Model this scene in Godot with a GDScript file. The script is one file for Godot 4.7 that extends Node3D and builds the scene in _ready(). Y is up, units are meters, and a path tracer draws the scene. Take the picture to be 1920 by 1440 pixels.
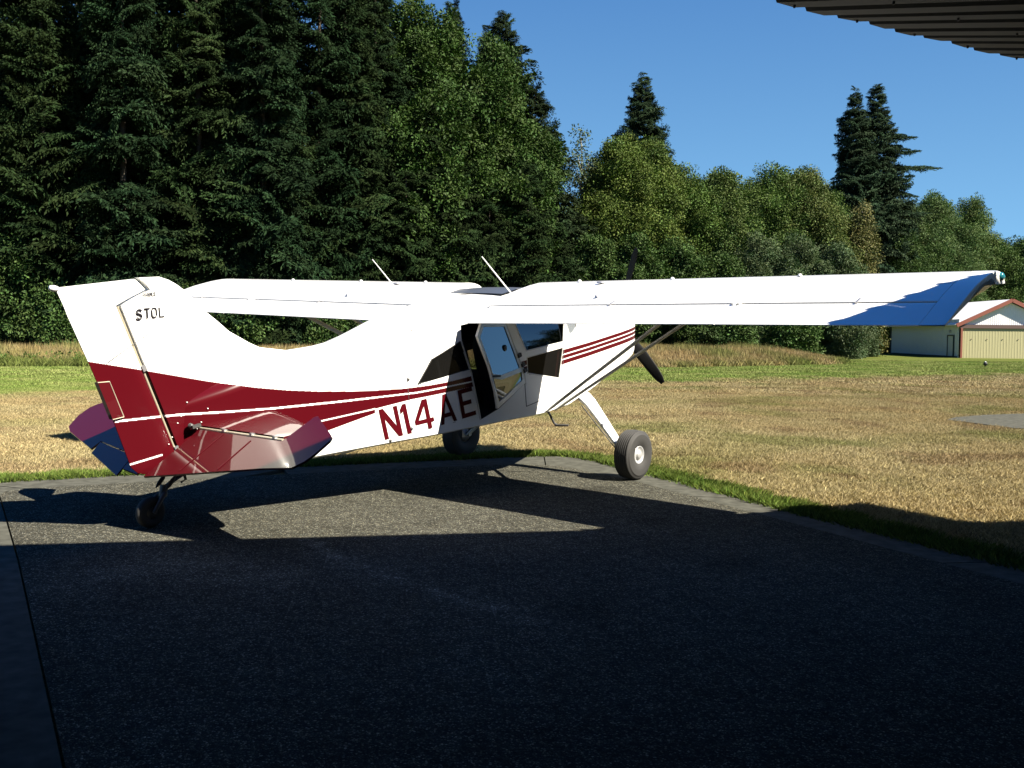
extends Node3D
# World: metres, y up, the viewer stands at the origin and looks along -z.

var rng := RandomNumberGenerator.new()
var M := {}
var used_names := {}
const PITCH_LEVEL := 0.158          # how far the aircraft's waterlines rise towards its nose, tail down

# ---------------------------------------------------------------- helpers
func numbered(called: String) -> String:
	var k: int = used_names.get(called, 0)
	used_names[called] = k + 1
	return called if k == 0 else "%s_%03d" % [called, k]

func tag(o: Node, label: String, category: String, group := "", kind := "") -> void:
	o.set_meta("label", label)
	o.set_meta("category", category)
	if group: o.set_meta("group", group)
	if kind: o.set_meta("kind", kind)

func thing(called: String, label: String, category: String, at := Vector3.ZERO, turn := 0.0, group := "") -> Node3D:
	var o := Node3D.new()
	o.name = numbered(called)
	add_child(o)
	o.position = at
	o.rotation.y = turn
	tag(o, label, category, group)
	return o

func obj(called: String, mesh: Mesh, mat: Material, parent: Node) -> MeshInstance3D:
	var o := MeshInstance3D.new()
	o.name = called if parent != self else numbered(called)
	o.mesh = mesh
	if mat: o.material_override = mat
	parent.add_child(o, true)
	return o

func lin(r: float, g: float, b: float) -> Color:
	return Color(r, g, b).linear_to_srgb()

func mat(r: float, g: float, b: float, rough := 0.6, metal := 0.0) -> StandardMaterial3D:
	var m := StandardMaterial3D.new()
	m.albedo_color = lin(r, g, b)
	m.roughness = rough
	m.metallic = metal
	m.cull_mode = BaseMaterial3D.CULL_DISABLED
	return m

func st_new() -> SurfaceTool:
	var st := SurfaceTool.new()
	st.begin(Mesh.PRIMITIVE_TRIANGLES)
	return st

func done(st: SurfaceTool, smooth := false) -> ArrayMesh:
	if smooth: st.index()
	st.generate_normals()
	return st.commit()

func ip(table: Array, x: float) -> float:      # piecewise linear table of Vector2
	if x <= table[0].x: return table[0].y
	for k in range(1, table.size()):
		if x <= table[k].x:
			var a: Vector2 = table[k - 1]
			var b: Vector2 = table[k]
			return lerpf(a.y, b.y, (x - a.x) / (b.x - a.x))
	return table[table.size() - 1].y

func paint_uv(p: Vector3) -> Vector2:
	return Vector2((p.x + 6.0) / 8.0, (2.3 - p.y) / 2.0)

func quad(st: SurfaceTool, a: Vector3, b: Vector3, c: Vector3, d: Vector3, uv := false) -> void:
	for p in [a, b, c, a, c, d]:
		if uv: st.set_uv(paint_uv(p))
		st.add_vertex(p)

# smooth sheet through rows of points (all rows equally long)
func rows_mesh(rows: Array, caps := false, uv := false, st: SurfaceTool = null, closed := false) -> SurfaceTool:
	if st == null: st = st_new()
	st.set_smooth_group(0)
	var n: int = rows[0].size()
	for i in rows.size() - 1:
		for j in (n if closed else n - 1):
			var k := (j + 1) % n
			quad(st, rows[i][j], rows[i][k], rows[i + 1][k], rows[i + 1][j], uv)
	if caps:
		for e in [0, rows.size() - 1]:
			st.set_smooth_group(1 + e)
			var c := Vector3.ZERO
			for p in rows[e]: c += p
			c /= n
			for j in n:
				for p in [c, rows[e][j], rows[e][(j + 1) % n]]:
					if uv: st.set_uv(paint_uv(p))
					st.add_vertex(p)
	return st

func box(st: SurfaceTool, c: Vector3, s: Vector3, b := Basis()) -> void:
	st.set_smooth_group(-1)
	var h := s / 2.0
	for f in [[Vector3.RIGHT, Vector3.UP, Vector3.BACK], [Vector3.LEFT, Vector3.UP, Vector3.FORWARD], [Vector3.UP, Vector3.BACK, Vector3.RIGHT], [Vector3.DOWN, Vector3.BACK, Vector3.LEFT], [Vector3.BACK, Vector3.UP, Vector3.LEFT], [Vector3.FORWARD, Vector3.UP, Vector3.RIGHT]]:
		var o: Vector3 = f[0] * h
		var u: Vector3 = f[1] * h
		var v: Vector3 = f[2] * h
		quad(st, c + b * (o - u - v), c + b * (o + u - v), c + b * (o + u + v), c + b * (o - u + v))

# tube through points, radius per point; flat > 1 makes it wider along "wide"
func tube(st: SurfaceTool, pts: Array, rad: Array, sides := 8, wide := Vector3.ZERO, flat := 1.0, caps := true) -> void:
	var rows := []
	for i in pts.size():
		var d: Vector3 = (pts[mini(i + 1, pts.size() - 1)] - pts[maxi(i - 1, 0)]).normalized()
		var u := wide if wide != Vector3.ZERO else (Vector3.UP if absf(d.y) < 0.9 else Vector3.RIGHT)
		u = (u - d * u.dot(d)).normalized()
		var v := d.cross(u)
		var row := []
		for k in sides:
			var a := TAU * k / sides
			row.append(pts[i] + u * cos(a) * rad[i] * flat + v * sin(a) * rad[i])
		rows.append(row)
	rows_mesh(rows, caps, false, st, true)

# profile of Vector2(radius, along) turned round an axis
func lathe(st: SurfaceTool, prof: Array, sides: int, at: Vector3, axis: Vector3) -> void:
	var u := (Vector3.UP if absf(axis.y) < 0.9 else Vector3.RIGHT)
	u = (u - axis * u.dot(axis)).normalized()
	var v := axis.cross(u)
	var rows := []
	for p in prof:
		var row := []
		for k in sides:
			var a := TAU * k / sides
			row.append(at + axis * p.y + (u * cos(a) + v * sin(a)) * p.x)
		rows.append(row)
	rows_mesh(rows, false, false, st, true)

func image_tex(im: Image) -> ImageTexture:
	im.generate_mipmaps()
	return ImageTexture.create_from_image(im)

func noise(freq: float, kind: int, octaves: int, sd: int) -> FastNoiseLite:
	var n := FastNoiseLite.new()
	n.noise_type = kind
	n.frequency = freq
	n.seed = sd
	n.fractal_octaves = octaves
	return n

# ---------------------------------------------------------------- start
func _ready() -> void:
	rng.seed = 4711
	var cam := Camera3D.new()
	cam.name = "camera"
	cam.fov = 40.66
	cam.far = 1500.0
	cam.near = 0.05
	cam.position = Vector3(0, 1.58, 0)
	cam.basis = Basis(Vector3.RIGHT, deg_to_rad(-2.83)) * Basis(Vector3.BACK, deg_to_rad(0.515))
	add_child(cam)
	cam.current = true
	var env := Environment.new()
	env.background_mode = Environment.BG_SKY
	var sky := Sky.new()
	var sm := ProceduralSkyMaterial.new()
	sm.sky_top_color = lin(0.0040, 0.0355, 0.140)
	sm.sky_horizon_color = lin(0.100, 0.216, 0.326)
	sm.sky_curve = 0.175
	sm.ground_bottom_color = lin(0.05, 0.045, 0.03)
	sm.ground_horizon_color = lin(0.08, 0.09, 0.08)
	sm.sun_angle_max = 8.0
	sky.sky_material = sm
	env.sky = sky
	env.tonemap_mode = Environment.TONE_MAPPER_LINEAR
	env.tonemap_exposure = 3.2
	env.sdfgi_enabled = true
	env.ssao_enabled = true
	env.ssil_enabled = true
	var we := WorldEnvironment.new()
	we.name = "world_environment"
	we.environment = env
	add_child(we)
	var sun := DirectionalLight3D.new()
	sun.name = "sun"
	sun.light_energy = 1.6
	sun.light_color = Color(1.0, 0.965, 0.90)
	sun.light_angular_distance = 0.5
	sun.shadow_enabled = true
	add_child(sun)
	sun.look_at_from_position(Vector3(0.94, 1.0, 0.448) * 50.0, Vector3.ZERO)

	make_materials()
	make_ground()
	make_apron()
	make_own_hangar()
	make_far_hangars()
	make_trees()
	make_grass()
	make_aircraft()
	make_marker()

# ---------------------------------------------------------------- materials
func make_materials() -> void:
	M.paint = mat(0.8, 0.8, 0.78, 0.22)
	M.paint.albedo_color = Color.WHITE
	M.paint.albedo_texture = livery()
	M.paint.clearcoat_enabled = true
	M.paint.metallic_specular = 0.25
	M.paint.clearcoat = 0.12
	M.paint.clearcoat_roughness = 0.05
	M.white = mat(0.80, 0.80, 0.78, 0.3)
	M.white.clearcoat_enabled = true
	M.white.clearcoat = 0.4
	M.white.clearcoat_roughness = 0.08
	M.maroon = mat(0.064, 0.0030, 0.0058, 0.45)
	M.maroon.metallic_specular = 0.2
	M.maroon.clearcoat_enabled = true
	M.maroon.clearcoat = 0.8
	M.maroon.clearcoat_roughness = 0.03
	M.joint = mat(0.22, 0.22, 0.22, 0.8)
	M.letter = mat(0.064, 0.0030, 0.0058, 0.4)
	M.letter.metallic_specular = 0.12
	M.strut = mat(0.55, 0.54, 0.50, 0.35)
	M.black = mat(0.012, 0.012, 0.013, 0.55)
	M.dark_gap = mat(0.03, 0.03, 0.028, 0.8)
	M.brass = mat(0.42, 0.38, 0.28, 0.4, 0.3)
	M.ink = mat(0.012, 0.012, 0.02, 0.5)
	M.grey_ink = mat(0.07, 0.07, 0.075, 0.6)
	M.rubber = mat(0.028, 0.027, 0.025, 0.75)
	M.hub = mat(0.62, 0.62, 0.62, 0.35, 0.6)
	M.metal = mat(0.45, 0.45, 0.46, 0.4, 0.8)
	M.steel = mat(0.08, 0.08, 0.08, 0.5, 0.5)
	M.prop = mat(0.006, 0.006, 0.006, 0.6)
	M.prop.metallic_specular = 0.25
	M.seat = mat(0.025, 0.025, 0.028, 0.9)
	M.cream = mat(0.50, 0.48, 0.40, 0.9)
	M.lining = mat(0.06, 0.058, 0.055, 0.9)
	M.upholstery = mat(0.10, 0.02, 0.015, 0.9)
	M.pane = mat(0.15, 0.17, 0.20, 0.02, 1.0)          # tinted, half mirrored glazing
	M.pane.albedo_color.a = 0.82
	M.pane.transparency = BaseMaterial3D.TRANSPARENCY_ALPHA
	M.dark_pane = mat(0.10, 0.115, 0.14, 0.02, 1.0)
	M.dark_pane.albedo_color.a = 0.85
	M.dark_pane.transparency = BaseMaterial3D.TRANSPARENCY_ALPHA
	M.smoke_pane = mat(0.006, 0.006, 0.006, 0.05, 0.0)
	M.smoke_pane.metallic_specular = 0.18
	M.smoke_pane.albedo_color.a = 0.8
	M.smoke_pane.transparency = BaseMaterial3D.TRANSPARENCY_ALPHA
	M.clear_pane = mat(0.5, 0.55, 0.6, 0.03, 0.5)
	M.clear_pane.albedo_color.a = 0.3
	M.clear_pane.transparency = BaseMaterial3D.TRANSPARENCY_ALPHA
	M.skylight = mat(0.07, 0.075, 0.085, 0.3)
	M.nav = mat(0.02, 0.15, 0.18, 0.1)
	M.bark = mat(0.075, 0.06, 0.045, 0.95)
	M.pale_bark = mat(0.22, 0.21, 0.19, 0.9)
	M.dead_bark = mat(0.16, 0.15, 0.14, 0.9)
	M.needle = mat(1, 1, 1, 0.8)
	M.needle.metallic_specular = 0.12
	M.needle.vertex_color_use_as_albedo = true
	M.leaf = mat(1, 1, 1, 0.6)
	M.leaf.metallic_specular = 0.22
	M.leaf.vertex_color_use_as_albedo = true
	M.leaf.backlight_enabled = true
	M.leaf.backlight = Color(0.35, 0.42, 0.15)
	M.blade = mat(1, 1, 1, 0.8)
	M.blade.metallic_specular = 0.15
	M.blade.vertex_color_use_as_albedo = true
	M.blade.backlight_enabled = true
	M.blade.backlight = Color(0.3, 0.3, 0.2)
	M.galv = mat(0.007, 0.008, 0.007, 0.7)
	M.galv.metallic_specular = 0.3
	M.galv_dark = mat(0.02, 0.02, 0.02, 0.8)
	M.wood = mat(0.09, 0.075, 0.055, 0.9)
	M.roof_white = mat(0.78, 0.78, 0.78, 0.4)
	M.siding_pale = mat(0.62, 0.66, 0.63, 0.5)
	M.siding_white = mat(0.75, 0.75, 0.75, 0.5)
	M.door_yellow = mat(0.36, 0.335, 0.18, 0.6)
	M.trim_red = mat(0.22, 0.065, 0.04, 0.6)
	M.trim_brown = mat(0.10, 0.06, 0.05, 0.6)
	M.trim_dark = mat(0.03, 0.05, 0.05, 0.6)

	# fine mottled ground texture, multiplied by the vertex colours
	var g := Image.create_empty(1024, 1024, false, Image.FORMAT_RGB8)
	var a := noise(0.22, FastNoiseLite.TYPE_SIMPLEX_SMOOTH, 2, 5).get_seamless_image(1024, 1024)
	var b := noise(0.02, FastNoiseLite.TYPE_SIMPLEX_SMOOTH, 4, 9).get_seamless_image(1024, 1024)
	var da := a.get_data()
	var db := b.get_data()
	var dg := PackedByteArray()
	dg.resize(1024 * 1024 * 3)
	for i in 1024 * 1024:
		var v := clampf(0.45 + 0.55 * da[i] / 255.0 * 1.25 + 0.30 * (db[i] / 255.0 - 0.5), 0.0, 1.0)
		dg[i * 3] = int(255 * v)
		dg[i * 3 + 1] = int(252 * v)
		dg[i * 3 + 2] = int(235 * v)
	g = Image.create_from_data(1024, 1024, false, Image.FORMAT_RGB8, dg)
	M.turf = mat(1, 1, 1, 0.95)
	M.turf.metallic_specular = 0.1
	M.turf.albedo_color = Color.WHITE
	M.turf.vertex_color_use_as_albedo = true
	M.turf.albedo_texture = image_tex(g)
	M.turf.uv1_triplanar = true
	M.turf.uv1_world_triplanar = true
	M.turf.uv1_scale = Vector3.ONE * 0.31

	# exposed aggregate: one tone per pebble in a cement matrix
	var cells := noise(0.105, FastNoiseLite.TYPE_CELLULAR, 1, 3)
	cells.fractal_type = FastNoiseLite.FRACTAL_NONE
	cells.cellular_return_type = FastNoiseLite.RETURN_CELL_VALUE
	var edge := noise(0.105, FastNoiseLite.TYPE_CELLULAR, 1, 3)
	edge.fractal_type = FastNoiseLite.FRACTAL_NONE
	edge.cellular_return_type = FastNoiseLite.RETURN_DISTANCE2_SUB
	var ic := cells.get_image(1024, 1024, false, false, false).get_data()
	var ie := edge.get_image(1024, 1024, false, false, true).get_data()
	var stain := noise(0.006, FastNoiseLite.TYPE_SIMPLEX_SMOOTH, 4, 21).get_seamless_image(1024, 1024).get_data()
	var dc := PackedByteArray()
	var dh := PackedByteArray()
	dc.resize(1024 * 1024 * 3)
	dh.resize(1024 * 1024)
	for i in 1024 * 1024:
		var c := ic[i] / 255.0
		var e := clampf(ie[i] / 255.0 * 3.0, 0.0, 1.0)
		var v := 0.315 + 0.25 * c + 0.30 * pow(c, 5.0)
		v = lerpf(0.28, v, e) * (0.88 + 0.24 * stain[i] / 255.0)
		var warm := fmod(c * 37.0, 1.0)
		dc[i * 3] = int(255 * clampf(v * (0.985 + 0.05 * warm), 0, 1))
		dc[i * 3 + 1] = int(255 * clampf(v, 0, 1))
		dc[i * 3 + 2] = int(255 * clampf(v * (0.935 - 0.07 * warm), 0, 1))
		dh[i] = int(255 * e * (0.5 + 0.5 * c))
	M.aggregate = mat(1, 1, 1, 0.95)
	M.aggregate.metallic_specular = 0.06
	M.aggregate.albedo_color = Color.WHITE
	M.aggregate.vertex_color_use_as_albedo = true
	M.aggregate.albedo_texture = image_tex(Image.create_from_data(1024, 1024, false, Image.FORMAT_RGB8, dc))
	M.aggregate.heightmap_enabled = true
	M.aggregate.heightmap_texture = image_tex(Image.create_from_data(1024, 1024, false, Image.FORMAT_L8, dh))
	M.aggregate.heightmap_scale = 0.5
	M.aggregate.uv1_triplanar = true
	M.aggregate.uv1_world_triplanar = true
	M.aggregate.uv1_scale = Vector3.ONE * 0.83

	var con := Image.create_empty(512, 512, false, Image.FORMAT_RGB8)
	var cn := noise(0.02, FastNoiseLite.TYPE_SIMPLEX_SMOOTH, 5, 33).get_seamless_image(512, 512).get_data()
	var cd := PackedByteArray()
	cd.resize(512 * 512 * 3)
	for i in 512 * 512:
		var v := 0.30 + 0.11 * (cn[i] / 255.0 - 0.5)
		cd[i * 3] = int(255 * v)
		cd[i * 3 + 1] = int(255 * v)
		cd[i * 3 + 2] = int(232 * v)
	con = Image.create_from_data(512, 512, false, Image.FORMAT_RGB8, cd)
	M.concrete = mat(1, 1, 1, 0.95)
	M.concrete.metallic_specular = 0.1
	M.concrete.albedo_color = Color.WHITE
	M.concrete.albedo_texture = image_tex(con)
	M.concrete.uv1_triplanar = true
	M.concrete.uv1_world_triplanar = true
	M.concrete.uv1_scale = Vector3.ONE * 0.6

# stripe heights on the aircraft, in its own x (forward) and y (up)
var STRIPE_TOP := [Vector2(-6, 1.385), Vector2(-5.67, 1.332), Vector2(-5.25, 1.262), Vector2(-4.65, 1.155), Vector2(-4.27, 1.097), Vector2(-3.97, 1.066), Vector2(-3.68, 1.048), Vector2(-3.38, 1.04), Vector2(-3.05, 1.040), Vector2(-2.74, 1.049), Vector2(-2.45, 1.073), Vector2(-2.14, 1.108), Vector2(-1.86, 1.153), Vector2(-0.31, 1.411), Vector2(0.31, 1.512), Vector2(2, 1.79)]
var PIN_ONE := [Vector2(-5.45, 0.868), Vector2(-5.1, 0.886), Vector2(-4.1, 0.915), Vector2(-3.44, 0.951), Vector2(-2.62, 1.006), Vector2(-1.92, 1.088), Vector2(-0.31, 1.354), Vector2(0.31, 1.459), Vector2(2, 1.74)]
var PIN_TWO := [Vector2(-5.6, 0.46), Vector2(-4.6, 0.635), Vector2(-3.63, 0.785), Vector2(-3.31, 0.834), Vector2(-3.12, 0.863), Vector2(-2.67, 0.945), Vector2(-1.85, 1.046), Vector2(-0.31, 1.30), Vector2(0.31, 1.407), Vector2(2, 1.69)]
var LOW_EDGE := [Vector2(-4.5, 0.2), Vector2(-4.05, 0.53), Vector2(-3.56, 0.697), Vector2(-3.08, 0.829)]

func livery() -> ImageTexture:
	var w := 2048
	var h := 512
	var white := lin(0.80, 0.80, 0.78)
	var red := lin(0.064, 0.0030, 0.0058)
	var im := Image.create_empty(w, h, false, Image.FORMAT_RGB8)
	im.fill(white)
	for c in w:
		var x := -6.0 + 8.0 * (c + 0.5) / w
		var top := ip(STRIPE_TOP, x)
		var one := ip(PIN_ONE, x)
		var two := ip(PIN_TWO, x)
		var bars := []
		if x < -5.45:
			bars.append([top, 0.0])
			if x < -5.33: two = 0.52
		elif x < -3.075:
			bars.append([top, one + 0.009])
			var low := ip(LOW_EDGE, x)
			if x < -5.05:
				var p := 0.525 + (x + 5.31) * 0.21
				bars.append([one - 0.009, p + 0.008])
				bars.append([p - 0.008, 0.0])
			elif x < -4.45:
				bars.append([one - 0.009, 0.0])
			else:
				bars.append([one - 0.009, two + 0.007])
				bars.append([two - 0.007, low])
		elif x < -0.95:
			bars.append([top, one + 0.008])
			bars.append([one - 0.008, two])
		else:
			bars.append([top - 0.004, one + 0.007])
			bars.append([one - 0.007, two + 0.007])
			bars.append([two - 0.007, two - 0.054])
		for b in bars:
			var y0 := int(round((2.3 - b[0]) / 2.0 * h))
			var y1 := int(round((2.3 - b[1]) / 2.0 * h))
			im.fill_rect(Rect2i(c, clampi(y0, 0, h - 1), 1, maxi(1, y1 - y0)), red)
	return image_tex(im)

# ---------------------------------------------------------------- ground
func sn(s: float, n: float, y := 0.0) -> Vector3:    # along the hangar front, and out from it
	return Vector3(0.86 * s - 0.51 * n, y, -(0.51 * s + 0.86 * n))

func gy(x: float, z: float) -> float:          # the apron falls gently to the right
	return -0.0191 * clampf((x - 0.352) * 0.779 + (z + 12.192) * 0.627, -4.0, 18.0)

func s_of(p: Vector3) -> float: return 0.86 * p.x - 0.51 * p.z
func n_of(p: Vector3) -> float: return -0.51 * p.x - 0.86 * p.z

var patch := noise(0.16, FastNoiseLite.TYPE_SIMPLEX_SMOOTH, 4, 77)
var patch_big := noise(0.035, FastNoiseLite.TYPE_SIMPLEX_SMOOTH, 3, 78)

func turf_color(x: float, z: float) -> Color:
	var c := turf_hue(x, z)
	return Color(c.r * 0.58, c.g * 0.58, c.b * 0.56)

func turf_hue(x: float, z: float) -> Color:        # linear base colour of the turf at a place
	var p := Vector3(x, 0, z)
	var n := n_of(p)
	var q := patch.get_noise_2d(x * 2.0, z * 2.0)
	var b := patch_big.get_noise_2d(x, z)
	var dry := Color(0.40, 0.335, 0.19)
	dry = dry.lerp(Color(0.39, 0.295, 0.155), clampf(0.4 + q * 1.6, 0, 1) * 0.6)
	dry = dry.lerp(Color(0.47, 0.405, 0.245), clampf(b * 2.0, 0, 1) * 0.6)
	var green_spots := clampf((patch.get_noise_2d(x * 1.3 + 40.0, z * 1.3) - 0.16) * 3.0, 0, 1) * clampf((n - 6.0) * 0.2, 0.2, 0.55)
	dry = dry.lerp(Color(0.17, 0.20, 0.055), green_spots)
	var green := Color(0.19, 0.265, 0.065).lerp(Color(0.27, 0.31, 0.105), clampf(0.5 + q * 1.5, 0, 1))
	green = green.lerp(Color(0.33, 0.33, 0.13), clampf((sin(n * 1.9 + q) - 0.55) * 0.9, 0, 0.5))
	var edge := 26.4 + q * 1.6 + 0.8 * patch.get_noise_2d(x * 9.0, z * 9.0)
	dry = dry.lerp(Color(0.27, 0.19, 0.11), clampf((patch.get_noise_2d(x * 2.7 - 90.0, z * 2.7) - 0.22) * 4.0, 0, 0.65))
	dry = dry.lerp(Color(0.24, 0.25, 0.10), clampf(0.9 - absf(fmod(s_of(p) * 0.0 + n, 7.3) - 3.6) * 1.4 + q, 0, 0.30))
	return dry.lerp(green, clampf((n - edge) / 1.3 + 0.5, 0, 1))

func make_ground() -> void:
	var xs := []
	var zs := []
	var x := -400.0
	while x <= 400.0:
		xs.append(x)
		x += 0.45 if absf(x - 6.0) < 26 else (2.0 if absf(x) < 90 else 25.0)
	var z := 80.0
	while z >= -600.0:
		zs.append(z)
		z -= 0.45 if (z < -6 and z > -46) else (1.6 if (z < 4 and z > -110) else 20.0)
	var st := st_new()
	st.set_smooth_group(0)
	var vp := PackedVector3Array()
	var vc := PackedColorArray()
	var vn := PackedVector3Array()
	var idx := PackedInt32Array()
	for j in zs.size():
		for i in xs.size():
			vp.append(Vector3(xs[i], gy(xs[i], zs[j]) - 0.045 + 0.012 * patch.get_noise_2d(xs[i] * 3.0, zs[j] * 3.0), zs[j]))
			vc.append(turf_color(xs[i], zs[j]))
			vn.append(Vector3.UP)
	var w := xs.size()
	for j in zs.size() - 1:
		for i in w - 1:
			var a := j * w + i
			for k in [a, a + w, a + 1, a + 1, a + w, a + w + 1]: idx.append(k)
	var arr := []
	arr.resize(Mesh.ARRAY_MAX)
	arr[Mesh.ARRAY_VERTEX] = vp
	arr[Mesh.ARRAY_COLOR] = vc
	arr[Mesh.ARRAY_NORMAL] = vn
	arr[Mesh.ARRAY_INDEX] = idx
	var am := ArrayMesh.new()
	am.add_surface_from_arrays(Mesh.PRIMITIVE_TRIANGLES, arr)
	var o := obj("ground", am, M.turf, self)
	tag(o, "wide field of mown dry grass with a green strip further out", "ground", "", "structure")

func flat_poly(poly: PackedVector2Array, y: float, thick: float) -> SurfaceTool:   # poly in x, distance ahead
	var st := st_new()
	st.set_smooth_group(-1)
	var t := Geometry2D.triangulate_polygon(poly)
	var up := PackedVector3Array()
	for q in poly: up.append(Vector3(q.x, y + (gy(q.x, -q.y) if y < 1.0 else 0.0), -q.y))
	for k in t: st.add_vertex(up[k])
	var dn := Vector3(0, -thick, 0)
	for i in poly.size():
		var j := (i + 1) % poly.size()
		quad(st, up[i], up[j], up[j] + dn, up[i] + dn)
	return st

var SLAB := PackedVector2Array([Vector2(-1.0, -4.4), Vector2(-3.1, -0.6), Vector2(-4.8, 2.5), Vector2(-6.65, 5.94), Vector2(-7.9, 8.4), Vector2(-7.6, 9.0), Vector2(-6.3, 9.7), Vector2(-5.13, 10.35), Vector2(-3.59, 11.25), Vector2(-2.0, 12.15), Vector2(-0.59, 12.87), Vector2(0.25, 13.29), Vector2(0.62, 13.39), Vector2(0.95, 13.19), Vector2(1.31, 12.58), Vector2(1.75, 11.69), Vector2(2.65, 9.84), Vector2(3.8, 7.61), Vector2(5.29, 4.74), Vector2(8.9, -3.2)])
var SLAB_IN := PackedVector2Array([Vector2(2.1, -4.0), Vector2(-0.05, 0.75), Vector2(-1.69, 3.87), Vector2(-3.37, 7.04), Vector2(-4.71, 9.49), Vector2(-4.76, 9.73), Vector2(-4.56, 9.92), Vector2(-3.23, 10.7), Vector2(-1.72, 11.55), Vector2(-0.3, 12.24), Vector2(0.1, 12.37), Vector2(0.45, 12.35), Vector2(0.75, 12.1), Vector2(1.32, 11.32), Vector2(2.23, 9.55), Vector2(3.37, 7.3), Vector2(4.78, 4.51), Vector2(8.2, -3.0)])

var PAD := PackedVector2Array([Vector2(8.5, 20.2), Vector2(9.0, 20.9), Vector2(9.9, 21.6), Vector2(11.1, 22.25), Vector2(13.4, 23.0), Vector2(15.5, 22.4), Vector2(12.2, 19.0), Vector2(10.3, 18.4), Vector2(9.1, 18.75)])

func make_apron() -> void:
	var root := thing("apron", "exposed aggregate concrete apron with smooth border strips", "pavement")
	root.set_meta("kind", "structure")
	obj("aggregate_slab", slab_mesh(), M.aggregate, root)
	# the smooth border is cut at joints, one strip per side
	var hole := Geometry2D.offset_polygon(SLAB_IN, 0.012)[0]
	var cuts := [
		PackedVector2Array([Vector2(-14, -8), Vector2(3.0, -8), Vector2(1.5, 0.0), Vector2(-3.3, 9.4), Vector2(-3.5, 9.48), Vector2(-5.35, 10.11), Vector2(-14, 13.0)]),
		PackedVector2Array([Vector2(-14, 13.02), Vector2(-5.33, 10.13), Vector2(-3.5, 9.5), Vector2(-2.56, 11.55), Vector2(-3.2, 13.2)]),
		PackedVector2Array([Vector2(-2.55, 11.57), Vector2(-2.0, 10), Vector2(0.4, 11.6), Vector2(0.42, 15), Vector2(-3.2, 13.22)]),
		PackedVector2Array([Vector2(0.415, 11.6), Vector2(1.4, 10.4), Vector2(2.2, 10.33), Vector2(3.0, 10.6), Vector2(0.435, 15)]),
		PackedVector2Array([Vector2(1.4, 10.38), Vector2(1.0, 7.5), Vector2(2.8, 7.55), Vector2(4.5, 7.9), Vector2(3.0, 10.58), Vector2(2.2, 10.31)]),
		PackedVector2Array([Vector2(1.0, 7.48), Vector2(3.0, -8), Vector2(12, -8), Vector2(12, 7.5), Vector2(4.5, 7.88), Vector2(2.8, 7.53)])]
	for c in cuts:
		for part in Geometry2D.intersect_polygons(SLAB, c):
			for piece in Geometry2D.clip_polygons(part, hole):
				if not Geometry2D.is_polygon_clockwise(piece) and absf(area(piece)) > 0.01:
					obj("border_strip", done(flat_poly(piece, -0.003, 0.05)), M.concrete, root)
	var o := obj("concrete_pad", done(flat_poly(PAD, -0.01, 0.05)), M.concrete, self)
	tag(o, "grey concrete pad lying in the dry grass at the right", "pavement", "", "structure")

func near_line(p: Vector2, line: Array) -> float:
	var best := 99.0
	for i in line.size() - 1: best = minf(best, p.distance_to(Geometry2D.get_closest_point_to_segment(p, line[i], line[i + 1])))
	return best

# slab tones: sun glints painted along a trail, worn and dusty patches, old drips
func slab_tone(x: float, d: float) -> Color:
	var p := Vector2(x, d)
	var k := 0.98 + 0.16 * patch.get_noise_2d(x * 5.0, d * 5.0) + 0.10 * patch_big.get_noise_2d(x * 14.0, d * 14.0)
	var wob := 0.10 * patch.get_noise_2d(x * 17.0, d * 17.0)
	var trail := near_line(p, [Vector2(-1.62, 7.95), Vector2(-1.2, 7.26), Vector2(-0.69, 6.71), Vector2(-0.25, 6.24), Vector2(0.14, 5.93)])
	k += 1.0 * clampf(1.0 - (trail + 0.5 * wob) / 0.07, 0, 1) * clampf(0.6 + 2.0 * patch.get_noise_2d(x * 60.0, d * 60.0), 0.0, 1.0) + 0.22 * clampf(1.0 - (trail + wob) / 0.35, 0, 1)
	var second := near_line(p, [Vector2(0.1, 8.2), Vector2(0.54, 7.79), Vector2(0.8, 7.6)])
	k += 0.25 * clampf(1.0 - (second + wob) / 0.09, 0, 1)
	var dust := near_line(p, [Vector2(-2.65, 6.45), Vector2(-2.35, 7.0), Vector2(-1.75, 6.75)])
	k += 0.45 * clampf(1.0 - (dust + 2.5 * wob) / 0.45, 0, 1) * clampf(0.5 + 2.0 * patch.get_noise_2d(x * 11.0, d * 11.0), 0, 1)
	for o in [Vector3(-0.7, 8.62, 0.16), Vector3(0.45, 6.1, 0.22), Vector3(1.6, 7.4, 0.25), Vector3(-3.0, 8.4, 0.2), Vector3(0.9, 10.6, 0.25), Vector3(1.2, 9.0, 0.13)]:
		k -= 0.30 * clampf(1.3 - (p.distance_to(Vector2(o.x, o.y)) + wob) / o.z, 0, 1)
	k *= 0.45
	return Color(k, k, k)

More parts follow.
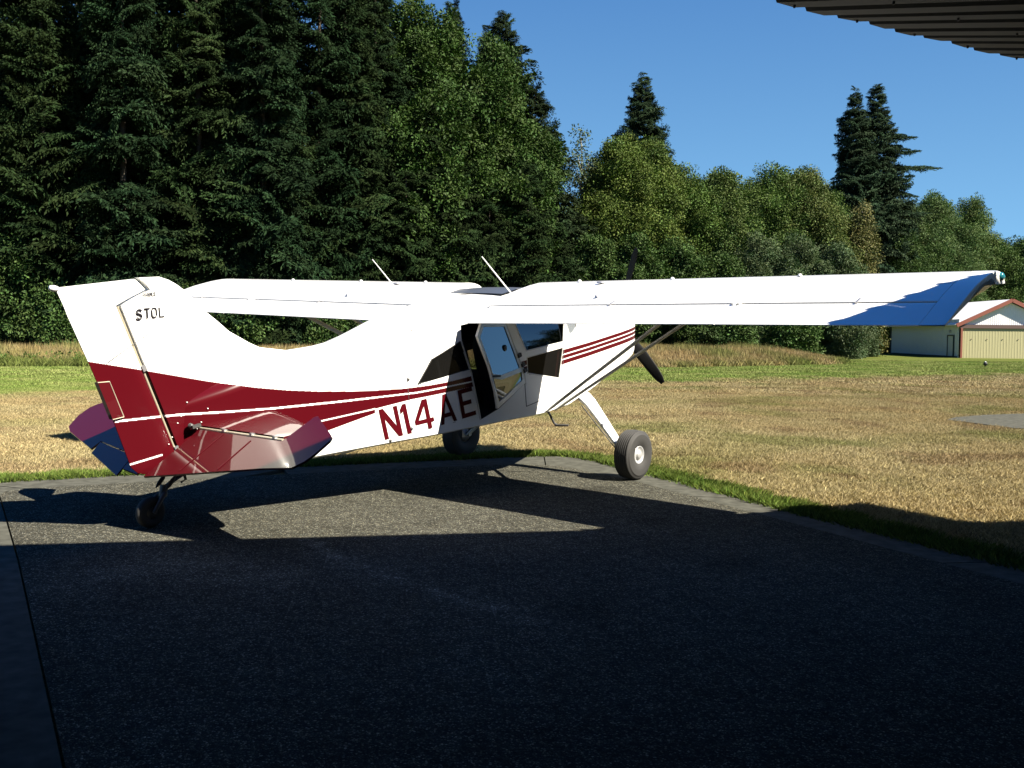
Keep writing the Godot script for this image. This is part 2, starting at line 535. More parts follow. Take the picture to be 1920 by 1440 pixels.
func slab_mesh() -> ArrayMesh:
	var st := st_new()
	st.set_smooth_group(-1)
	var c := 0.11
	for i in 130:
		for j in 160:
			var x := -5.2 + i * c
			var d := -4.2 + j * c
			if d < 2.6 and (i % 8 != 0 or (j % 8 != 0)): continue
			var w := c if d >= 2.6 else c * 8
			if d < 2.6: w = c * 8
			var cell := PackedVector2Array([Vector2(x, d), Vector2(x + w, d), Vector2(x + w, minf(d + w, 99.0 if d >= 2.6 else 2.62)), Vector2(x, minf(d + w, 99.0 if d >= 2.6 else 2.62))])
			var all := true
			for q in cell: all = all and Geometry2D.is_point_in_polygon(q, SLAB_IN)
			var parts: Array = [cell] if all else Geometry2D.intersect_polygons(cell, SLAB_IN)
			for q in parts:
				var t := Geometry2D.triangulate_polygon(q)
				for k in t:
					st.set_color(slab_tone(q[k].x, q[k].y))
					st.add_vertex(Vector3(q[k].x, gy(q[k].x, -q[k].y), -q[k].y))
	return done(st)

func area(p: PackedVector2Array) -> float:
	var s := 0.0
	for i in p.size(): s += p[i].cross(p[(i + 1) % p.size()])
	return s / 2.0

# ---------------------------------------------------------------- the open hangar whose roof shades the foreground
func make_own_hangar() -> void:
	var root := thing("open_hangar", "open hangar whose dark corrugated roof juts into the upper right corner", "hangar")
	root.set_meta("kind", "structure")
	# ribbed roof sheets, ribs running back from the front edge
	var slope := 0.235
	var pitch := 0.24
	var prof := [Vector2(0.0, 0.0), Vector2(0.13, 0.0), Vector2(0.16, 0.05), Vector2(0.20, 0.05), Vector2(0.23, 0.0)]
	var sheet_ribs := 4
	var s := -7.0
	while s < 9.9:
		var pts := []
		for r in sheet_ribs:
			for q in prof: pts.append(Vector2(s + r * pitch + q.x, q.y))
		pts.append(Vector2(s + sheet_ribs * pitch - 0.002, 0.0))
		var rows := []
		for e in [[4.10, 0.0], [4.10, 0.0015], [-3.4, 0.0015], [-3.4, 0.0]]:
			var row := []
			for q in pts:
				row.append(sn(q.x, e[0] + 0.012 * sin(q.x * 9.0) * float(e[0] > 0), 3.335 + (e[0] - 4.10) * slope + q.y + e[1]))
			rows.append(row)
		var st := st_new()
		st.set_smooth_group(-1)
		for i in rows.size():
			var i2 := (i + 1) % rows.size()
			for j in pts.size() - 1: quad(st, rows[i][j], rows[i][j + 1], rows[i2][j + 1], rows[i2][j])
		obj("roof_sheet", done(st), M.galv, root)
		s += sheet_ribs * pitch
	var st2 := st_new()
	var k := 0
	s = -7.0
	while s < 9.9:                                    # screw points through the sheets
		for n in [4.04, 3.4, 2.3]:
			if s > 3.0 and (k + int(n * 10)) % 2 == 0:
				lathe(st2, [Vector2(0.0, -0.014), Vector2(0.006, -0.013), Vector2(0.008, 0.0)], 6, sn(s + 0.07, n, 3.335 + (n - 4.10) * slope), Vector3.UP)
		s += pitch
		k += 1
	obj("screw_points", done(st2), M.black, root).set_meta("kind", "stuff")
	# timber purlins under the sheets, well back from the edge
	for n in [1.9, 0.2, -1.6]:
		var st3 := st_new()
		var h: float = 3.335 + (n - 4.10) * slope - 0.08
		tube(st3, [sn(-7, n, h), sn(10, n, h)], [0.07, 0.07], 4)
		obj("purlin", done(st3), M.wood, root)
	# unseen taller roof above, added to cast the second shadow edge
	var up := PackedVector2Array([Vector2(-7.0, 3.39), Vector2(14.0, 8.26), Vector2(16.5, 3.0), Vector2(9.0, -7.0), Vector2(-9.0, -7.0)])
	obj("added_upper_roof", done(flat_poly(up, 5.0, 0.12)), M.galv_dark, root)
	# walls; the unseen left one is lengthened to darken the foreground
	for wl in [[sn(-7, -3.4), sn(10, -3.4), 1.52], [sn(-1.4, -3.4), sn(-1.4, 6.5), 1.5], [sn(10.0, -3.4), sn(10.0, 3.6), 1.5]]:
		var a: Vector3 = wl[0]
		var b: Vector3 = wl[1]
		var st4 := st_new()
		var dirv := (b - a).normalized()
		var nrm := dirv.cross(Vector3.UP) * 0.05
		var ha := 3.30 + (n_of(a) - 4.10) * slope
		var hb := 3.30 + (n_of(b) - 4.10) * slope
		st4.set_smooth_group(-1)
		a.y = -0.4
		b.y = -0.4
		ha += 0.4
		hb += 0.4
		var A := [a - nrm, a + nrm, a + nrm + Vector3.UP * ha, a - nrm + Vector3.UP * ha]
		var B := [b - nrm, b + nrm, b + nrm + Vector3.UP * hb, b - nrm + Vector3.UP * hb]
		for i in 4: quad(st4, A[i], A[(i + 1) % 4], B[(i + 1) % 4], B[i])
		quad(st4, A[0], A[1], A[2], A[3])
		quad(st4, B[0], B[1], B[2], B[3])
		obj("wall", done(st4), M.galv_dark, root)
	for p in [sn(-6.8, -3.2), sn(9.8, -3.2), sn(9.8, 3.2), sn(-6.8, 4.0)]:
		var st5 := st_new()
		box(st5, p + Vector3.UP * 1.3, Vector3(0.14, 2.6 + (0.0 if n_of(p) > 0 else -1.3), 0.14))
		obj("post", done(st5), M.wood, root)

# ---------------------------------------------------------------- far hangars
func ribbed_wall(a: Vector3, b: Vector3, ha: float, hb: float, pitch: float, depth: float, out: Vector3) -> SurfaceTool:
	var st := st_new()
	st.set_smooth_group(-1)
	var n := int((b - a).length() / pitch)
	for i in n:
		var pts := []
		for q in [[0.0, 0.0], [0.62, 0.0], [0.72, 1.0], [0.9, 1.0], [1.0, 0.0]]:
			var t: float = (i + q[0]) / n
			pts.append([a.lerp(b, t) + out * depth * q[1], lerpf(ha, hb, t)])
		for j in 4:
			quad(st, pts[j][0], pts[j + 1][0], pts[j + 1][0] + Vector3.UP * pts[j + 1][1], pts[j][0] + Vector3.UP * pts[j][1])
	return st

func bar(parent: Node, called: String, a: Vector3, b: Vector3, w: float, m: Material, h := -1.0) -> MeshInstance3D:
	var st := st_new()
	var d := (b - a).normalized()
	var u := Vector3.UP if absf(d.y) < 0.95 else Vector3.RIGHT
	var r := d.cross(u).normalized()
	u = r.cross(d).normalized()
	box(st, (a + b) / 2.0, Vector3((b - a).length(), w if h < 0 else h, w), Basis(d, u, r))
	return obj(called, done(st), m, parent)

func make_far_hangars() -> void:
	var root := thing("metal_hangar", "low white hangar with yellow door, red barge boards and ribbed side wall", "hangar", Vector3(32.7, 0, -76.0), deg_to_rad(-2.0))
	var W := 7.3
	var L := 15.0
	var E := 2.42
	var R := 4.15
	obj("side_wall", done(ribbed_wall(Vector3(0, 0, -L), Vector3(0, 0, 0), E + 0.45, E + 0.45, 0.3, 0.03, Vector3.LEFT)), M.siding_pale, root)
	obj("far_wall", done(ribbed_wall(Vector3(W, 0, -L), Vector3(W, 0, 0), E + 0.45, E + 0.45, 0.3, 0.03, Vector3.RIGHT)), M.siding_pale, root)
	var back := st_new()
	back.set_smooth_group(-1)
	quad(back, Vector3(0, 0, -L), Vector3(W, 0, -L), Vector3(W, E, -L), Vector3(0, E, -L))
	obj("rear_wall", done(back), M.siding_pale, root)
	# gable with its ribs
	obj("gable", done(ribbed_wall(Vector3(0.02, E, 0), Vector3(W / 2, E, 0), 0.05, R - E - 0.05, 0.15, 0.010, Vector3.BACK)), M.siding_white, root)
	obj("gable", done(ribbed_wall(Vector3(W / 2, E, 0), Vector3(W - 0.02, E, 0), R - E - 0.05, 0.05, 0.15, 0.010, Vector3.BACK)), M.siding_white, root)
	# roof planes with an overhang in front
	for sd in [0, 1]:
		var st := st_new()
		st.set_smooth_group(-1)
		var x0: float = -0.3 if sd == 0 else W + 0.3
		var lo := Vector3(x0, E - 0.02, 0.24)
		var hi := Vector3(W / 2, R + 0.12, 0.24)
		var bk := Vector3(0, 0, -L - 1.2)
		var th := Vector3(0, 0.08, 0)
		quad(st, lo + th, hi + th, hi + bk + th, lo + bk + th)
		quad(st, lo, hi, hi + bk, lo + bk)
		quad(st, lo, lo + th, lo + bk + th, lo + bk)
		obj("roof", done(st), M.roof_white, root)
		bar(root, "barge_board", lo + Vector3(0, 0.0, 0.06), hi + Vector3(0, 0.0, 0.06), 0.10, M.trim_red, 0.26)
	# door leaf, ribbed, with frame
	obj("door", done(ribbed_wall(Vector3(0.2, 0.02, 0.14), Vector3(W - 0.2, 0.02, 0.14), E - 0.24, E - 0.24, 0.2, 0.007, Vector3.BACK)), M.door_yellow, root)
	bar(root, "door_frame", Vector3(-0.02, E - 0.08, 0.17), Vector3(W + 0.02, E - 0.08, 0.17), 0.12, M.trim_brown, 0.26)
	bar(root, "door_frame", Vector3(0.08, 0, 0.26), Vector3(0.08, E - 0.2, 0.26), 0.13, M.trim_red)
	bar(root, "door_frame", Vector3(W - 0.08, 0, 0.26), Vector3(W - 0.08, E - 0.2, 0.26), 0.13, M.trim_red)
	for i in 6:
		var st := st_new()
		lathe(st, [Vector2(0.0, 0.03), Vector2(0.035, 0.02), Vector2(0.04, 0.0)], 8, Vector3(0.85 + i * 1.12, 1.42, 0.165), Vector3.BACK)
		obj("door_bolt", done(st), M.trim_brown, root)
	# side door in the ribbed wall
	var sd2 := st_new()
	box(sd2, Vector3(-0.05, 0.82, -1.35), Vector3(0.05, 1.64, 1.05))
	var side := obj("side_door", done(sd2), M.siding_pale, root)
	bar(side, "frame", Vector3(-0.08, 0, -0.78), Vector3(-0.08, 1.72, -0.78), 0.08, M.trim_dark)
	bar(side, "frame", Vector3(-0.08, 0, -1.92), Vector3(-0.08, 1.72, -1.92), 0.08, M.trim_dark)
	bar(side, "frame", Vector3(-0.08, 1.68, -1.92), Vector3(-0.08, 1.68, -0.78), 0.08, M.trim_dark)
	var lamp := st_new()
	lathe(lamp, [Vector2(0.0, 0.16), Vector2(0.08, 0.12), Vector2(0.10, 0.03), Vector2(0.05, 0.0)], 10, Vector3(-0.04, 1.98, -1.5), Vector3.LEFT)
	obj("wall_lamp", done(lamp), M.metal, root)
	bar(root, "base_flashing", Vector3(-0.05, 0.08, -L), Vector3(-0.05, 0.08, -0.1), 0.06, M.trim_dark, 0.14)
	bar(root, "corner_trim", Vector3(-0.03, 0.0, -L), Vector3(-0.03, E, -L), 0.12, M.trim_dark)

	var r2 := thing("storage_shed", "white metal roof of a shed showing behind the yellow door hangar", "shed", Vector3(43.5, 0, -88.0), deg_to_rad(-2.0))
	obj("side_wall", done(ribbed_wall(Vector3(-3, 0, -9), Vector3(-3, 0, 0), 3.0, 3.0, 0.3, 0.03, Vector3.LEFT)), M.siding_pale, r2)
	obj("front_wall", done(ribbed_wall(Vector3(-3, 0, 0), Vector3(8, 0, 0), 3.0, 3.0, 0.3, 0.03, Vector3.BACK)), M.siding_white, r2)
	var st8 := st_new()
	st8.set_smooth_group(-1)
	quad(st8, Vector3(-3.4, 2.95, 0.5), Vector3(8.4, 2.95, 0.5), Vector3(8.4, 4.6, -4.5), Vector3(-3.4, 4.6, -4.5))
	quad(st8, Vector3(-3.4, 2.95, -9.5), Vector3(8.4, 2.95, -9.5), Vector3(8.4, 4.6, -4.5), Vector3(-3.4, 4.6, -4.5))
	obj("roof", done(st8), M.roof_white, r2)

func make_marker() -> void:
	var root := thing("marker_post", "small dark marker post with white cap standing in the green strip", "marker", Vector3(24.2, 0.03, -53.0))
	root.scale = Vector3.ONE * 0.7
	var st := st_new()
	tube(st, [Vector3(0, 0, 0), Vector3(0, 0.16, 0)], [0.05, 0.05], 8)
	obj("stake", done(st), M.black, root)
	st = st_new()
	lathe(st, [Vector2(0.0, 0.14), Vector2(0.13, 0.16), Vector2(0.15, 0.30), Vector2(0.09, 0.38), Vector2(0.0, 0.39)], 12, Vector3.ZERO, Vector3.UP)
	obj("lamp_housing", done(st), M.black, root)
	st = st_new()
	lathe(st, [Vector2(0.05, 0.385), Vector2(0.055, 0.42), Vector2(0.03, 0.44), Vector2(0.0, 0.44)], 12, Vector3.ZERO, Vector3.UP)
	obj("cap", done(st), M.white, root)

# ---------------------------------------------------------------- trees
class Leaves:                                         # collects small folded blades
	var v := PackedVector3Array()
	var c := PackedColorArray()
	func kite(b: Vector3, d: Vector3, s: Vector3, fold: Vector3, col: Color) -> void:
		var m := b + d * 0.45 + fold
		for p in [b, m + s, b + d, b, b + d, m - s]: v.append(p)
		for i in 6: c.append(Color(col.r * 0.5, col.g * 0.5, col.b * 0.5))
	func mesh() -> ArrayMesh:
		var n := PackedVector3Array()
		n.resize(v.size())
		for i in range(0, v.size(), 3):
			var k := (v[i + 2] - v[i]).cross(v[i + 1] - v[i]).normalized()
			n[i] = k
			n[i + 1] = k
			n[i + 2] = k
		var a := []
		a.resize(Mesh.ARRAY_MAX)
		a[Mesh.ARRAY_VERTEX] = v
		a[Mesh.ARRAY_COLOR] = c
		a[Mesh.ARRAY_NORMAL] = n
		var m := ArrayMesh.new()
		m.add_surface_from_arrays(Mesh.PRIMITIVE_TRIANGLES, a)
		return m

func rdir() -> Vector3:
	return Vector3(rng.randfn(), rng.randfn(), rng.randfn()).normalized()

func shade(a: float, b: float) -> Color:
	var k := rng.randf_range(a, b)
	return Color(k * rng.randf_range(0.92, 1.1), k, k * rng.randf_range(0.85, 1.05))

func make_bough(droop: float, dense: int, sweep: float) -> ArrayMesh:     # a conifer branch three metres long along +x
	var L := Leaves.new()
	var stem := func(t: float) -> Vector3: return Vector3(3.0 * t, -droop * t * t + 0.25 * t * t * t, 0)
	for i in 6:                                       # the woody stem
		var a: Vector3 = stem.call(i / 6.0)
		var b: Vector3 = stem.call((i + 1) / 6.0)
		var w := 0.035 * (1.0 - i / 6.5)
		L.kite(a, b - a, Vector3(0, 0, w), Vector3(0, 0.01, 0), Color(1.3, 0.9, 0.75))
	for i in dense:
		var t := 0.10 + 0.90 * pow((i + rng.randf()) / dense, 0.9)
		var o: Vector3 = stem.call(t)
		var side := -1.0 if i % 2 == 0 else 1.0
		var len := (0.25 + 0.85 * sin(PI * clampf(t * 0.8 + 0.15, 0, 1))) * rng.randf_range(0.7, 1.15)
		if t > 0.9: len *= 0.6
		var ang := deg_to_rad(rng.randf_range(38, 62)) * sweep
		var d := Vector3(cos(ang), rng.randf_range(-0.28, 0.08), sin(ang) * side).normalized()
		var n := 3 + int(len * 9.0)
		for k in n:
			var u := (k + rng.randf()) / n
			var p := o + d * len * u + Vector3(0, -0.22 * len * u * u, 0)
			var s2 := 1.0 if rng.randf() < 0.5 else -1.0
			var q := (d * 0.8 + Vector3(-d.z, 0, d.x) * s2 * rng.randf_range(0.3, 1.0) + Vector3(0, rng.randf_range(-1.15, 0.25), 0)).normalized()
			var sl := rng.randf_range(0.17, 0.34) * (1.1 - 0.4 * u)
			var ac := q.cross(rdir()).normalized()
			L.kite(p, q * sl, ac * sl * rng.randf_range(0.13, 0.22), Vector3(0, 0.015, 0), shade(0.55, 1.15) * (1.0 + 0.4 * maxf(0.0, u - 0.5)))
	return L.mesh()

func make_clump(count: int, size: float, slim: float, spread: float) -> ArrayMesh:      # a tuft of leaves about a metre across
	var L := Leaves.new()
	for i in count:
		var d := rdir()
		var p := d * spread * pow(rng.randf(), 0.45)
		p.y *= 0.8
		var q := (d * 0.7 + rdir() * 0.8 + Vector3(0, -0.35, 0)).normalized()
		var ac := q.cross((Vector3.UP + rdir() * 0.9).normalized()).normalized()
		var s := size * rng.randf_range(0.7, 1.3)
		L.kite(p, q * s, ac * s * slim, ac.cross(q) * s * rng.randf_range(-0.1, 0.1), shade(0.7, 1.35))
	return L.mesh()

func multi(mesh: Mesh, xf: Array, cols: PackedColorArray) -> MultiMesh:
	var mm := MultiMesh.new()
	mm.transform_format = MultiMesh.TRANSFORM_3D
	mm.use_colors = true
	mm.mesh = mesh
	mm.instance_count = xf.size()
	for i in xf.size():
		mm.set_instance_transform(i, xf[i])
		mm.set_instance_color(i, Color(cols[i].r * 1.9, cols[i].g * 1.9, cols[i].b * 1.9))
	return mm

func crown(parent: Node, called: String, mesh: Mesh, xf: Array, cols: PackedColorArray, m: Material) -> MultiMeshInstance3D:
	var o := MultiMeshInstance3D.new()
	o.name = called if parent != self else numbered(called)
	o.multimesh = multi(mesh, xf, cols)
	o.material_override = m
	if parent != self: o.set_meta("kind", "stuff")
	parent.add_child(o, true)
	return o

var boughs := []
var clumps := {}

func conifer(label: String, group: String, x: float, d: float, h: float, r: float, o := {}) -> void:
	rng.seed = int(abs(x) * 917 + d * 131 + h * 17)
	var root := thing(o.get("name", "fir_tree"), label, "tree", Vector3(x, -0.05, -d), 0.0, group)
	var lean := Vector3(rng.randf_range(-0.02, 0.02), 0, rng.randf_range(-0.02, 0.02))
	var st := st_new()
	var pts := []
	var rad := []
	for i in 9:
		var t := i / 8.0
		pts.append(lean * h * t + Vector3(0, h * t * 0.99, 0))
		rad.append(lerpf(h * 0.0105, 0.02, pow(t, 0.8)))
	tube(st, pts, rad, 8)
	obj("trunk", done(st, true), M.bark, root)
	var xf := []
	var cols := PackedColorArray()
	var h0: float = h * o.get("bare", 0.05)
	var tone: Color = o.get("tone", Color(0.028, 0.046, 0.014))
	tone = Color(tone.r * 0.88, tone.g * 0.84, tone.b * 0.92)
	var y := h0
	var lumps := noise(0.23, FastNoiseLite.TYPE_SIMPLEX_SMOOTH, 2, int(x * 31 + d))
	while y < h - 0.15:
		var t := (y - h0) / (h - h0)
		var per: int = int(lerpf(7.0, 4.0, t) * o.get("full", 1.0))
		var a0 := rng.randf() * TAU
		for k in per:
			var az := a0 + TAU * (k + rng.randf_range(-0.3, 0.3)) / per
			var len: float = r * pow(1.0 - t, o.get("taper", 0.70)) * rng.randf_range(0.62, 1.15) + 0.30
			len *= 1.0 + 0.45 * lumps.get_noise_3d(cos(az) * 2.0, y, sin(az) * 2.0)
			len *= minf(1.0, 0.55 + 4.0 * t)
			var tilt := lerpf(-0.30, 0.62, pow(t, 1.3)) + rng.randf_range(-0.32, 0.28)
			var b := Basis(Vector3.UP, az) * Basis(Vector3.BACK, tilt) * Basis(Vector3.RIGHT, rng.randf_range(-0.85, 0.85))
			var f := len / 3.0
			var wide := clampf(1.25 * pow(f, 0.6), 0.35, 1.5)
			b = b * Basis.from_scale(Vector3(f, wide, wide))
			xf.append(Transform3D(b, lean * y + Vector3(0, y + rng.randf_range(-0.5, 0.5), 0)))
			var kk := rng.randf_range(0.6, 1.3)
			cols.append(Color(tone.r * kk * rng.randf_range(0.9, 1.15), tone.g * kk, tone.b * kk))
		y += lerpf(0.50, 0.27, t) * rng.randf_range(0.8, 1.2) * o.get("step", 1.0)
	for extra in o.get("limbs", []):                  # a few long limbs that stand out of the outline
		for k in 3:
			var b := Basis(Vector3.UP, extra[1] + (k - 1) * 0.12) * Basis(Vector3.BACK, extra[3] + rng.randf_range(-0.06, 0.06)) * Basis.from_scale(Vector3(extra[2] / 3.0 * (1.0 - 0.12 * k), 1.0, 1.0))
			xf.append(Transform3D(b, Vector3(0, extra[0] + 0.25 * k, 0)))
			cols.append(tone)
	crown(root, "crown", boughs[rng.randi() % boughs.size()], xf, cols, M.needle)

func leafy(called: String, label: String, category: String, group: String, x: float, d: float, h: float, hw: float, o := {}) -> void:
	rng.seed = int(abs(x) * 613 + d * 271 + h * 29)
	var root := thing(called, label, category, Vector3(x, -0.05, -d), 0.0, group)
	var low: float = o.get("low", 0.12)
	var blobs := []
	var n: int = int(o.get("blobs", 13) * 1.7)
	for i in n:                                       # billows of foliage inside an uneven egg
		var u := (i + 0.5) / n
		var yy := h * lerpf(low, 0.90, u)
		var e := sqrt(maxf(0.0, 1.0 - pow(absf(u - 0.42) / (o.get("round", 0.68) if u > 0.42 else 0.75), 2.0)))
		var az := i * 2.4 + rng.randf() * 0.9
		var rr := hw * rng.randf_range(0.24, 0.50) * (0.75 + 0.35 * e)
		var off := maxf(0.0, hw * e * rng.randf_range(0.65, 1.22) - rr * 0.75)
		blobs.append([Vector3(cos(az) * off, yy - rr * 0.25, sin(az) * off), rr])
	blobs.append([Vector3(rng.randf_range(-0.2, 0.2) * hw, h - hw * 0.32, 0), hw * 0.34])
	var st := st_new()
	var tr: float = o.get("trunk", h * 0.012)
	tube(st, [Vector3(0, 0, 0), Vector3(rng.randf_range(-0.1, 0.1), h * 0.3, 0.05), Vector3(rng.randf_range(-0.2, 0.2), h * 0.62, 0), Vector3(0, h * 0.95, 0)], [tr, tr * 0.8, tr * 0.5, tr * 0.12], 8)
	obj("trunk", done(st, true), o.get("bark", M.pale_bark), root)
	st = st_new()
	for b in blobs:
		var p: Vector3 = b[0]
		var y0 := maxf(0.3, p.y - Vector2(p.x, p.z).length() * 0.9 - 0.4)
		var a := Vector3(0, y0, 0)
		tube(st, [a, a.lerp(p, 0.5) + Vector3(0, 0.15, 0), p + Vector3(0, b[1] * 0.5, 0)], [tr * 0.45, tr * 0.3, tr * 0.06], 5)
	obj("limbs", done(st, true), o.get("bark", M.pale_bark), root).set_meta("kind", "stuff")
	var xf := []
	var cols := PackedColorArray()
	var tone: Color = o.get("tone", Color(0.085, 0.115, 0.03))
	var size: float = o.get("clump", 1.0)
	for b in blobs:
		var bt := rng.randf_range(0.85, 1.15)
		var rr: float = b[1]
		var count := int(o.get("density", 1.0) * 27.0 * rr * rr / (size * size)) + 6
		for k in count:
			var dir := (rdir() + Vector3(0, 0.12, 0)).normalized()
			var p: Vector3 = b[0] + dir * rr * (0.5 + 0.55 * pow(rng.randf(), 0.5) + (0.35 if rng.randf() < 0.10 else 0.0))
			if p.y < 0.25: p.y = 0.25 + rng.randf() * 0.3
			var s := size * rng.randf_range(0.7, 1.25)
			var ba := Basis(rdir(), rng.randf() * TAU) * Basis.from_scale(Vector3.ONE * s)
			xf.append(Transform3D(ba, p))
			var kk := bt * rng.randf_range(0.78, 1.25)
			var yel := rng.randf_range(0.88, 1.15) * 0.82
			kk *= 0.82
			cols.append(Color(tone.r * kk * yel, tone.g * kk, tone.b * kk))
	crown(root, "crown", clumps[o.get("leaf", "alder")], xf, cols, M.leaf)

const ORD := ["first", "second", "third", "fourth", "fifth", "sixth", "seventh", "eighth", "ninth", "tenth", "eleventh", "twelfth", "thirteenth", "fourteenth", "fifteenth"]

func make_trees() -> void:
	rng.seed = 99
	boughs = [make_bough(0.5, 46, 1.0), make_bough(0.75, 52, 0.9), make_bough(0.3, 44, 1.1)]
	clumps = {"alder": make_clump(150, 0.14, 0.30, 0.66), "madrona": make_clump(100, 0.21, 0.26, 0.62), "silver": make_clump(135, 0.17, 0.20, 0.62), "sparse": make_clump(34, 0.17, 0.30, 0.62), "low": make_clump(115, 0.165, 0.34, 0.62)}

	# front wall of tall firs on the left
	var g := "tall firs in the dense forest wall on the left"
	var wall := [[-27.5, 51.0, 24.0, 3.6], [-24.6, 52.5, 27.0, 3.4], [-22.6, 50.5, 22.5, 3.3], [-21.0, 54.5, 28.0, 3.5], [-18.9, 50.5, 25.0, 3.2], [-17.6, 55.5, 29.0, 3.6], [-15.6, 52.5, 25.5, 3.3], [-14.2, 56.5, 29.0, 3.4], [-12.6, 53.0, 24.5, 3.2], [-11.0, 57.5, 28.0, 3.4], [-9.6, 59.5, 26.0, 3.1], [-8.1, 62.0, 23.6, 3.0]]
	var tones := [Color(0.019, 0.041, 0.017), Color(0.016, 0.036, 0.014), Color(0.023, 0.044, 0.015), Color(0.021, 0.043, 0.017)]
	for i in wall.size():
		var w = wall[i]
		conifer("tall dark fir of the left forest wall rising out of frame, %s from the left" % ORD[i], g, w[0], w[1], w[2], w[3], {"tone": tones[i % 4], "bare": 0.03})
	# shorter firs in front of and among them
	var low := [[-13.7, 53.0, 9.6, 2.6, "short dense fir under the tall firs behind the small far wing"],
		[-11.7, 56.0, 14.2, 2.5, "narrow pointed fir between the tall firs and the round evergreens"],
		[-8.6, 59.0, 17.3, 2.9, "mid height dark fir at the left foot of the evergreen crowns"],
		[-6.2, 60.0, 10.6, 3.0, "low spreading fir under the left evergreen crowns"],
		[-3.4, 62.0, 12.2, 3.1, "low broad fir left of the roof aerials"],
		[-1.3, 63.0, 10.4, 3.0, "low broad fir directly above the cabin roof"],
		[0.9, 64.0, 11.8, 3.0, "low broad fir right of the cabin skylight, before the evergreens"],
		[2.4, 66.5, 9.4, 2.8, "small dark fir at the right end of the forest wall"],
		[-4.9, 61.5, 14.8, 2.6, "slim dark fir between the two evergreen crowns"]]
	for w in low: conifer(w[4], "shorter firs along the foot of the forest", w[0], w[1], w[2], w[3], {"bare": 0.02, "tone": Color(0.023, 0.045, 0.015)})
	var tops := [[-9.2, 68.0, 25.5, 3.2, "fir whose tip stands up at the left edge of the open sky"],
		[-4.3, 71.0, 23.8, 3.0, "fir tip rising between the two evergreen crowns"],
		[-1.6, 73.0, 22.6, 3.3, "left one of the twin fir tips above the right evergreens"],
		[-0.5, 70.5, 22.6, 5.6, "right one of the twin fir tips, with limbs against the sky"],
		[1.3, 70.0, 17.8, 4.6, "fir with ragged limbs at the right end of the forest wall"]]
	for w in tops: conifer(w[4], "firs whose tips stand above the forest", w[0], w[1], w[2], w[3], {"step": 0.7, "tone": Color(0.027, 0.048, 0.020)})
	for i in 11:
		conifer("dark fir filling the gaps behind the tall firs", "firs deep inside the forest", -33.0 + i * 2.6, 60.5 + (i % 3) * 2.5 + i * 0.55, 22.0 + (i * 7 % 5) * 1.2, 3.4, {"tone": Color(0.015, 0.031, 0.012), "step": 1.25})
	# glossy broadleaved evergreens
	var ev := Color(0.050, 0.080, 0.019)
	var eo := {"leaf": "madrona", "tone": ev, "bark": M.bark, "blobs": 16, "low": 0.30, "round": 0.95}
	leafy("evergreen_tree", "bright evergreen with billowing crown beside the tall firs", "tree", "broadleaved evergreens", -8.9, 64.0, 20.6, 3.3, eo)
	leafy("evergreen_tree", "evergreen whose round crown is topmost against the sky", "tree", "broadleaved evergreens", -6.0, 65.5, 22.0, 3.6, eo)
	leafy("evergreen_tree", "evergreen in front of the twin fir tips, drooping leafy crown", "tree", "broadleaved evergreens", -1.9, 67.0, 19.8, 3.5, eo)
	leafy("evergreen_tree", "lower evergreen at the right edge of the forest wall", "tree", "broadleaved evergreens", 0.4, 66.5, 14.8, 2.6, eo)
	leafy("evergreen_tree", "small evergreen lit green in the middle of the forest wall", "tree", "broadleaved evergreens", -5.4, 62.5, 15.0, 2.6, eo)
	# the lone firs further right
	conifer("lone pointed fir rising behind the alders, above the propeller", "lone firs behind the alders", 10.6, 85.0, 22.6, 5.2, {"taper": 0.86, "step": 0.62, "tone": Color(0.034, 0.064, 0.030), "full": 1.2})
	conifer("left and slimmer fir of the pair standing behind the alders", "lone firs behind the alders", 31.3, 97.0, 24.2, 5.0, {"taper": 0.86, "step": 0.62, "tone": Color(0.032, 0.060, 0.030), "full": 1.15})
	conifer("right fir of the pair, long limbs reaching right", "lone firs behind the alders", 34.1, 98.0, 24.9, 5.4, {"taper": 0.84, "step": 0.62, "tone": Color(0.032, 0.060, 0.030), "limbs": [[17.2, 0.05, 5.6, 0.04], [13.0, -0.05, 4.6, 0.06], [20.0, 0.1, 3.4, 0.16], [15.2, 0.25, 3.9, 0.02], [18.6, -0.3, 3.6, 0.1]]})
	# alders from the middle to the right
	var ag := "alders along the far side of the field"
